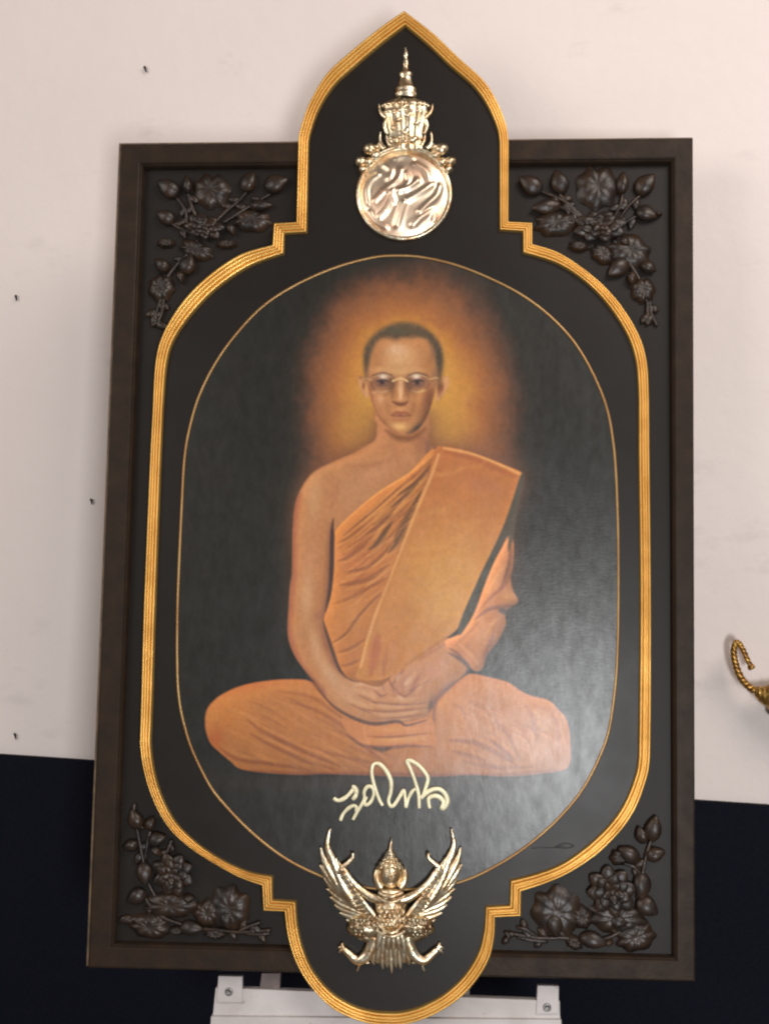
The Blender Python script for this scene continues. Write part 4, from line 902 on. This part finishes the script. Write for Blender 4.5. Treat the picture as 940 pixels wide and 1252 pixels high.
# worn bracket and support pads between ledge and frame foot
zf = min(p[2] for p in oc)
esl('bracket', [(320, 1190), (343, 1190), (342, 1212), (317, 1212)], -.016, -.006, M['metal_dark'])
for x in (392, 548):
    esl('support_pad', [(x, 1176), (x+26, 1176), (x+26, 1226), (x, 1222)], -.016, -.010, M['metal_dark'])
for sx in (-1, 1):                                                  # rear uprights run down to the floor
    mb = MB(); a = w_of((sx*.085, .062, .30)); b2 = w_of((sx*.085, .048, -.05)); mb.tube([a, b2, (sx*.26, -.02, .012)], .012, 10); mb.build('leg', M['metal'], EAS)
mb = MB(); a = w_of((0, .062, .28)); mb.tube([a, (0, .22, .012)], .010, 10); mb.build('leg', M['metal'], EAS)
mb = MB(); mb.tube([w_of((-.20, .060, .26)), w_of((.20, .060, .26))], .010, 10); mb.tube([w_of((-.19, .044, -.062)), w_of((.19, .044, -.062))], .010, 10); mb.build('crossbar', M['metal'], EAS)

# ------------------------------------------------------------------ gold curl ornament on the wall at the right edge
ORN = empty('gold_ornament', tuple(wp(960, 850, 0.0))); tag(ORN, 'antique gold ornament with a roped curl on the white wall at the right', 'ornament')
def op(px_, py_, off): return tuple(wp(px_, py_, off)-np.array(ORN.location))
OFF = .035
path = smooth_pts([(918, 816), (913, 806), (908, 795), (903, 787), (899, 786), (896.5, 795), (897.5, 806), (900, 816), (905, 828), (912, 837), (921, 844)], 10, False)
# two strands twisted round each other
n = len(path); base = np.array([op(x, y, OFF) for x, y in path]); tt = np.gradient(base, axis=0); tt /= np.linalg.norm(tt, axis=1)[:, None]
rad = np.interp(np.linspace(0, 1, n), [0, .12, .45, 1], [.0030, .0034, .0040, .0048])
for ph in (0, math.pi*2/3, math.pi*4/3):
    pts = []
    for i in range(n):
        s_ = np.cross(tt[i], N_W); s_ /= np.linalg.norm(s_); u_ = np.cross(s_, tt[i]); a = i*.42+ph
        pts.append(base[i]+(s_*math.cos(a)+u_*math.sin(a))*rad[i]*.62)
    mb = MB(); mb.tube(pts, rad*.62, 8, 1.0, axis=tuple(N_W)); mb.build('rope_strand', M['rope'], ORN)
mb = MB(); mb.tube([op(916.4, 813.5, OFF), op(917.6, 815.4, OFF), op(919, 817.6, OFF)], [.0048, .0058, .0050], 12, 1, axis=tuple(N_W)); mb.build('rope_tip', M['rope'], ORN)
up_, dn = [(919, 840), (924, 839.5), (932, 839), (945, 837), (975, 828), (1010, 822)], [(919.5, 845), (924, 854), (932, 861), (945, 870), (975, 884), (1010, 890)]
U, D = smooth_pts(up_, 6, False), smooth_pts(dn, 6, False); vs = []; fs = []; SG = 20
for i, (a, b2) in enumerate(zip(U, D)):
    A, B_ = np.array(op(*a, OFF)), np.array(op(*b2, OFF)); m_ = (A+B_)/2; h = (B_-A)/2; L = np.linalg.norm(h)
    for k in range(SG):
        q = 2*math.pi*k/SG; w = 1+.06*math.cos(6*q+i*.8)+.04*math.sin(i*1.7)
        vs.append(m_-h*math.cos(q)*w+N_W*L*.8*math.sin(q)*w)
for i in range(len(U)-1):
    for k in range(SG): fs.append((i*SG+k, i*SG+(k+1) % SG, (i+1)*SG+(k+1) % SG, (i+1)*SG+k))
fs.append(tuple(range(SG))); fs.append(tuple(range((len(U)-1)*SG, len(U)*SG)))
mb = MB(); mb.add(vs, fs); mb.build('ornament_body', M['rope'], ORN)
mb = MB(); mb.tube([op(943, 872, .0), op(943, 872, .02), op(947, 866, .033)], .0042, 8, axis=(0, 0, 1)); mb.tube([op(990, 850, .0), op(990, 850, .03)], .006, 8, axis=(0, 0, 1)); mb.build('wall_bracket', M['screw'], ORN)

# ------------------------------------------------------------------ small dark nails left in the white wall
for (x, y, tilt, L, lab) in ((178.5, 85.5, 20, 6.5, 'small dark nail in the white wall above the frame, upper left'), (20.5, 365, 8, 6, 'small dark nail in the white wall at the far left edge, midway up'),
                             (112.5, 614, 10, 6, 'small dark nail in the white wall right beside the frame left side'), (19.5, 901, 12, 6.5, 'small dark nail in the white wall just above the dark lower wall')):
    p0 = wp(x-L*.5*math.sin(R(tilt)), y-L*.5, .004); p1 = wp(x+L*.5*math.sin(R(tilt)), y+L*.5, .0035); pin = wp(x, y-L*.35, -.004); c0 = (p0+p1)/2
    mb = MB(); mb.tube([pin-c0, p0-c0, (p0*.6+p1*.4)-c0, p1-c0], [.0010, .0019, .0019, .0008], 8, 1, axis=tuple(N_W))
    mb.blob((p0-c0)-N_W*-.0006, .0024, .0021, .0013, 0, 0, 10, 6)
    o = mb.build('nail', M['nail']); o.location = tuple(c0); tag(o, lab, 'nail', 'nails in the white wall')
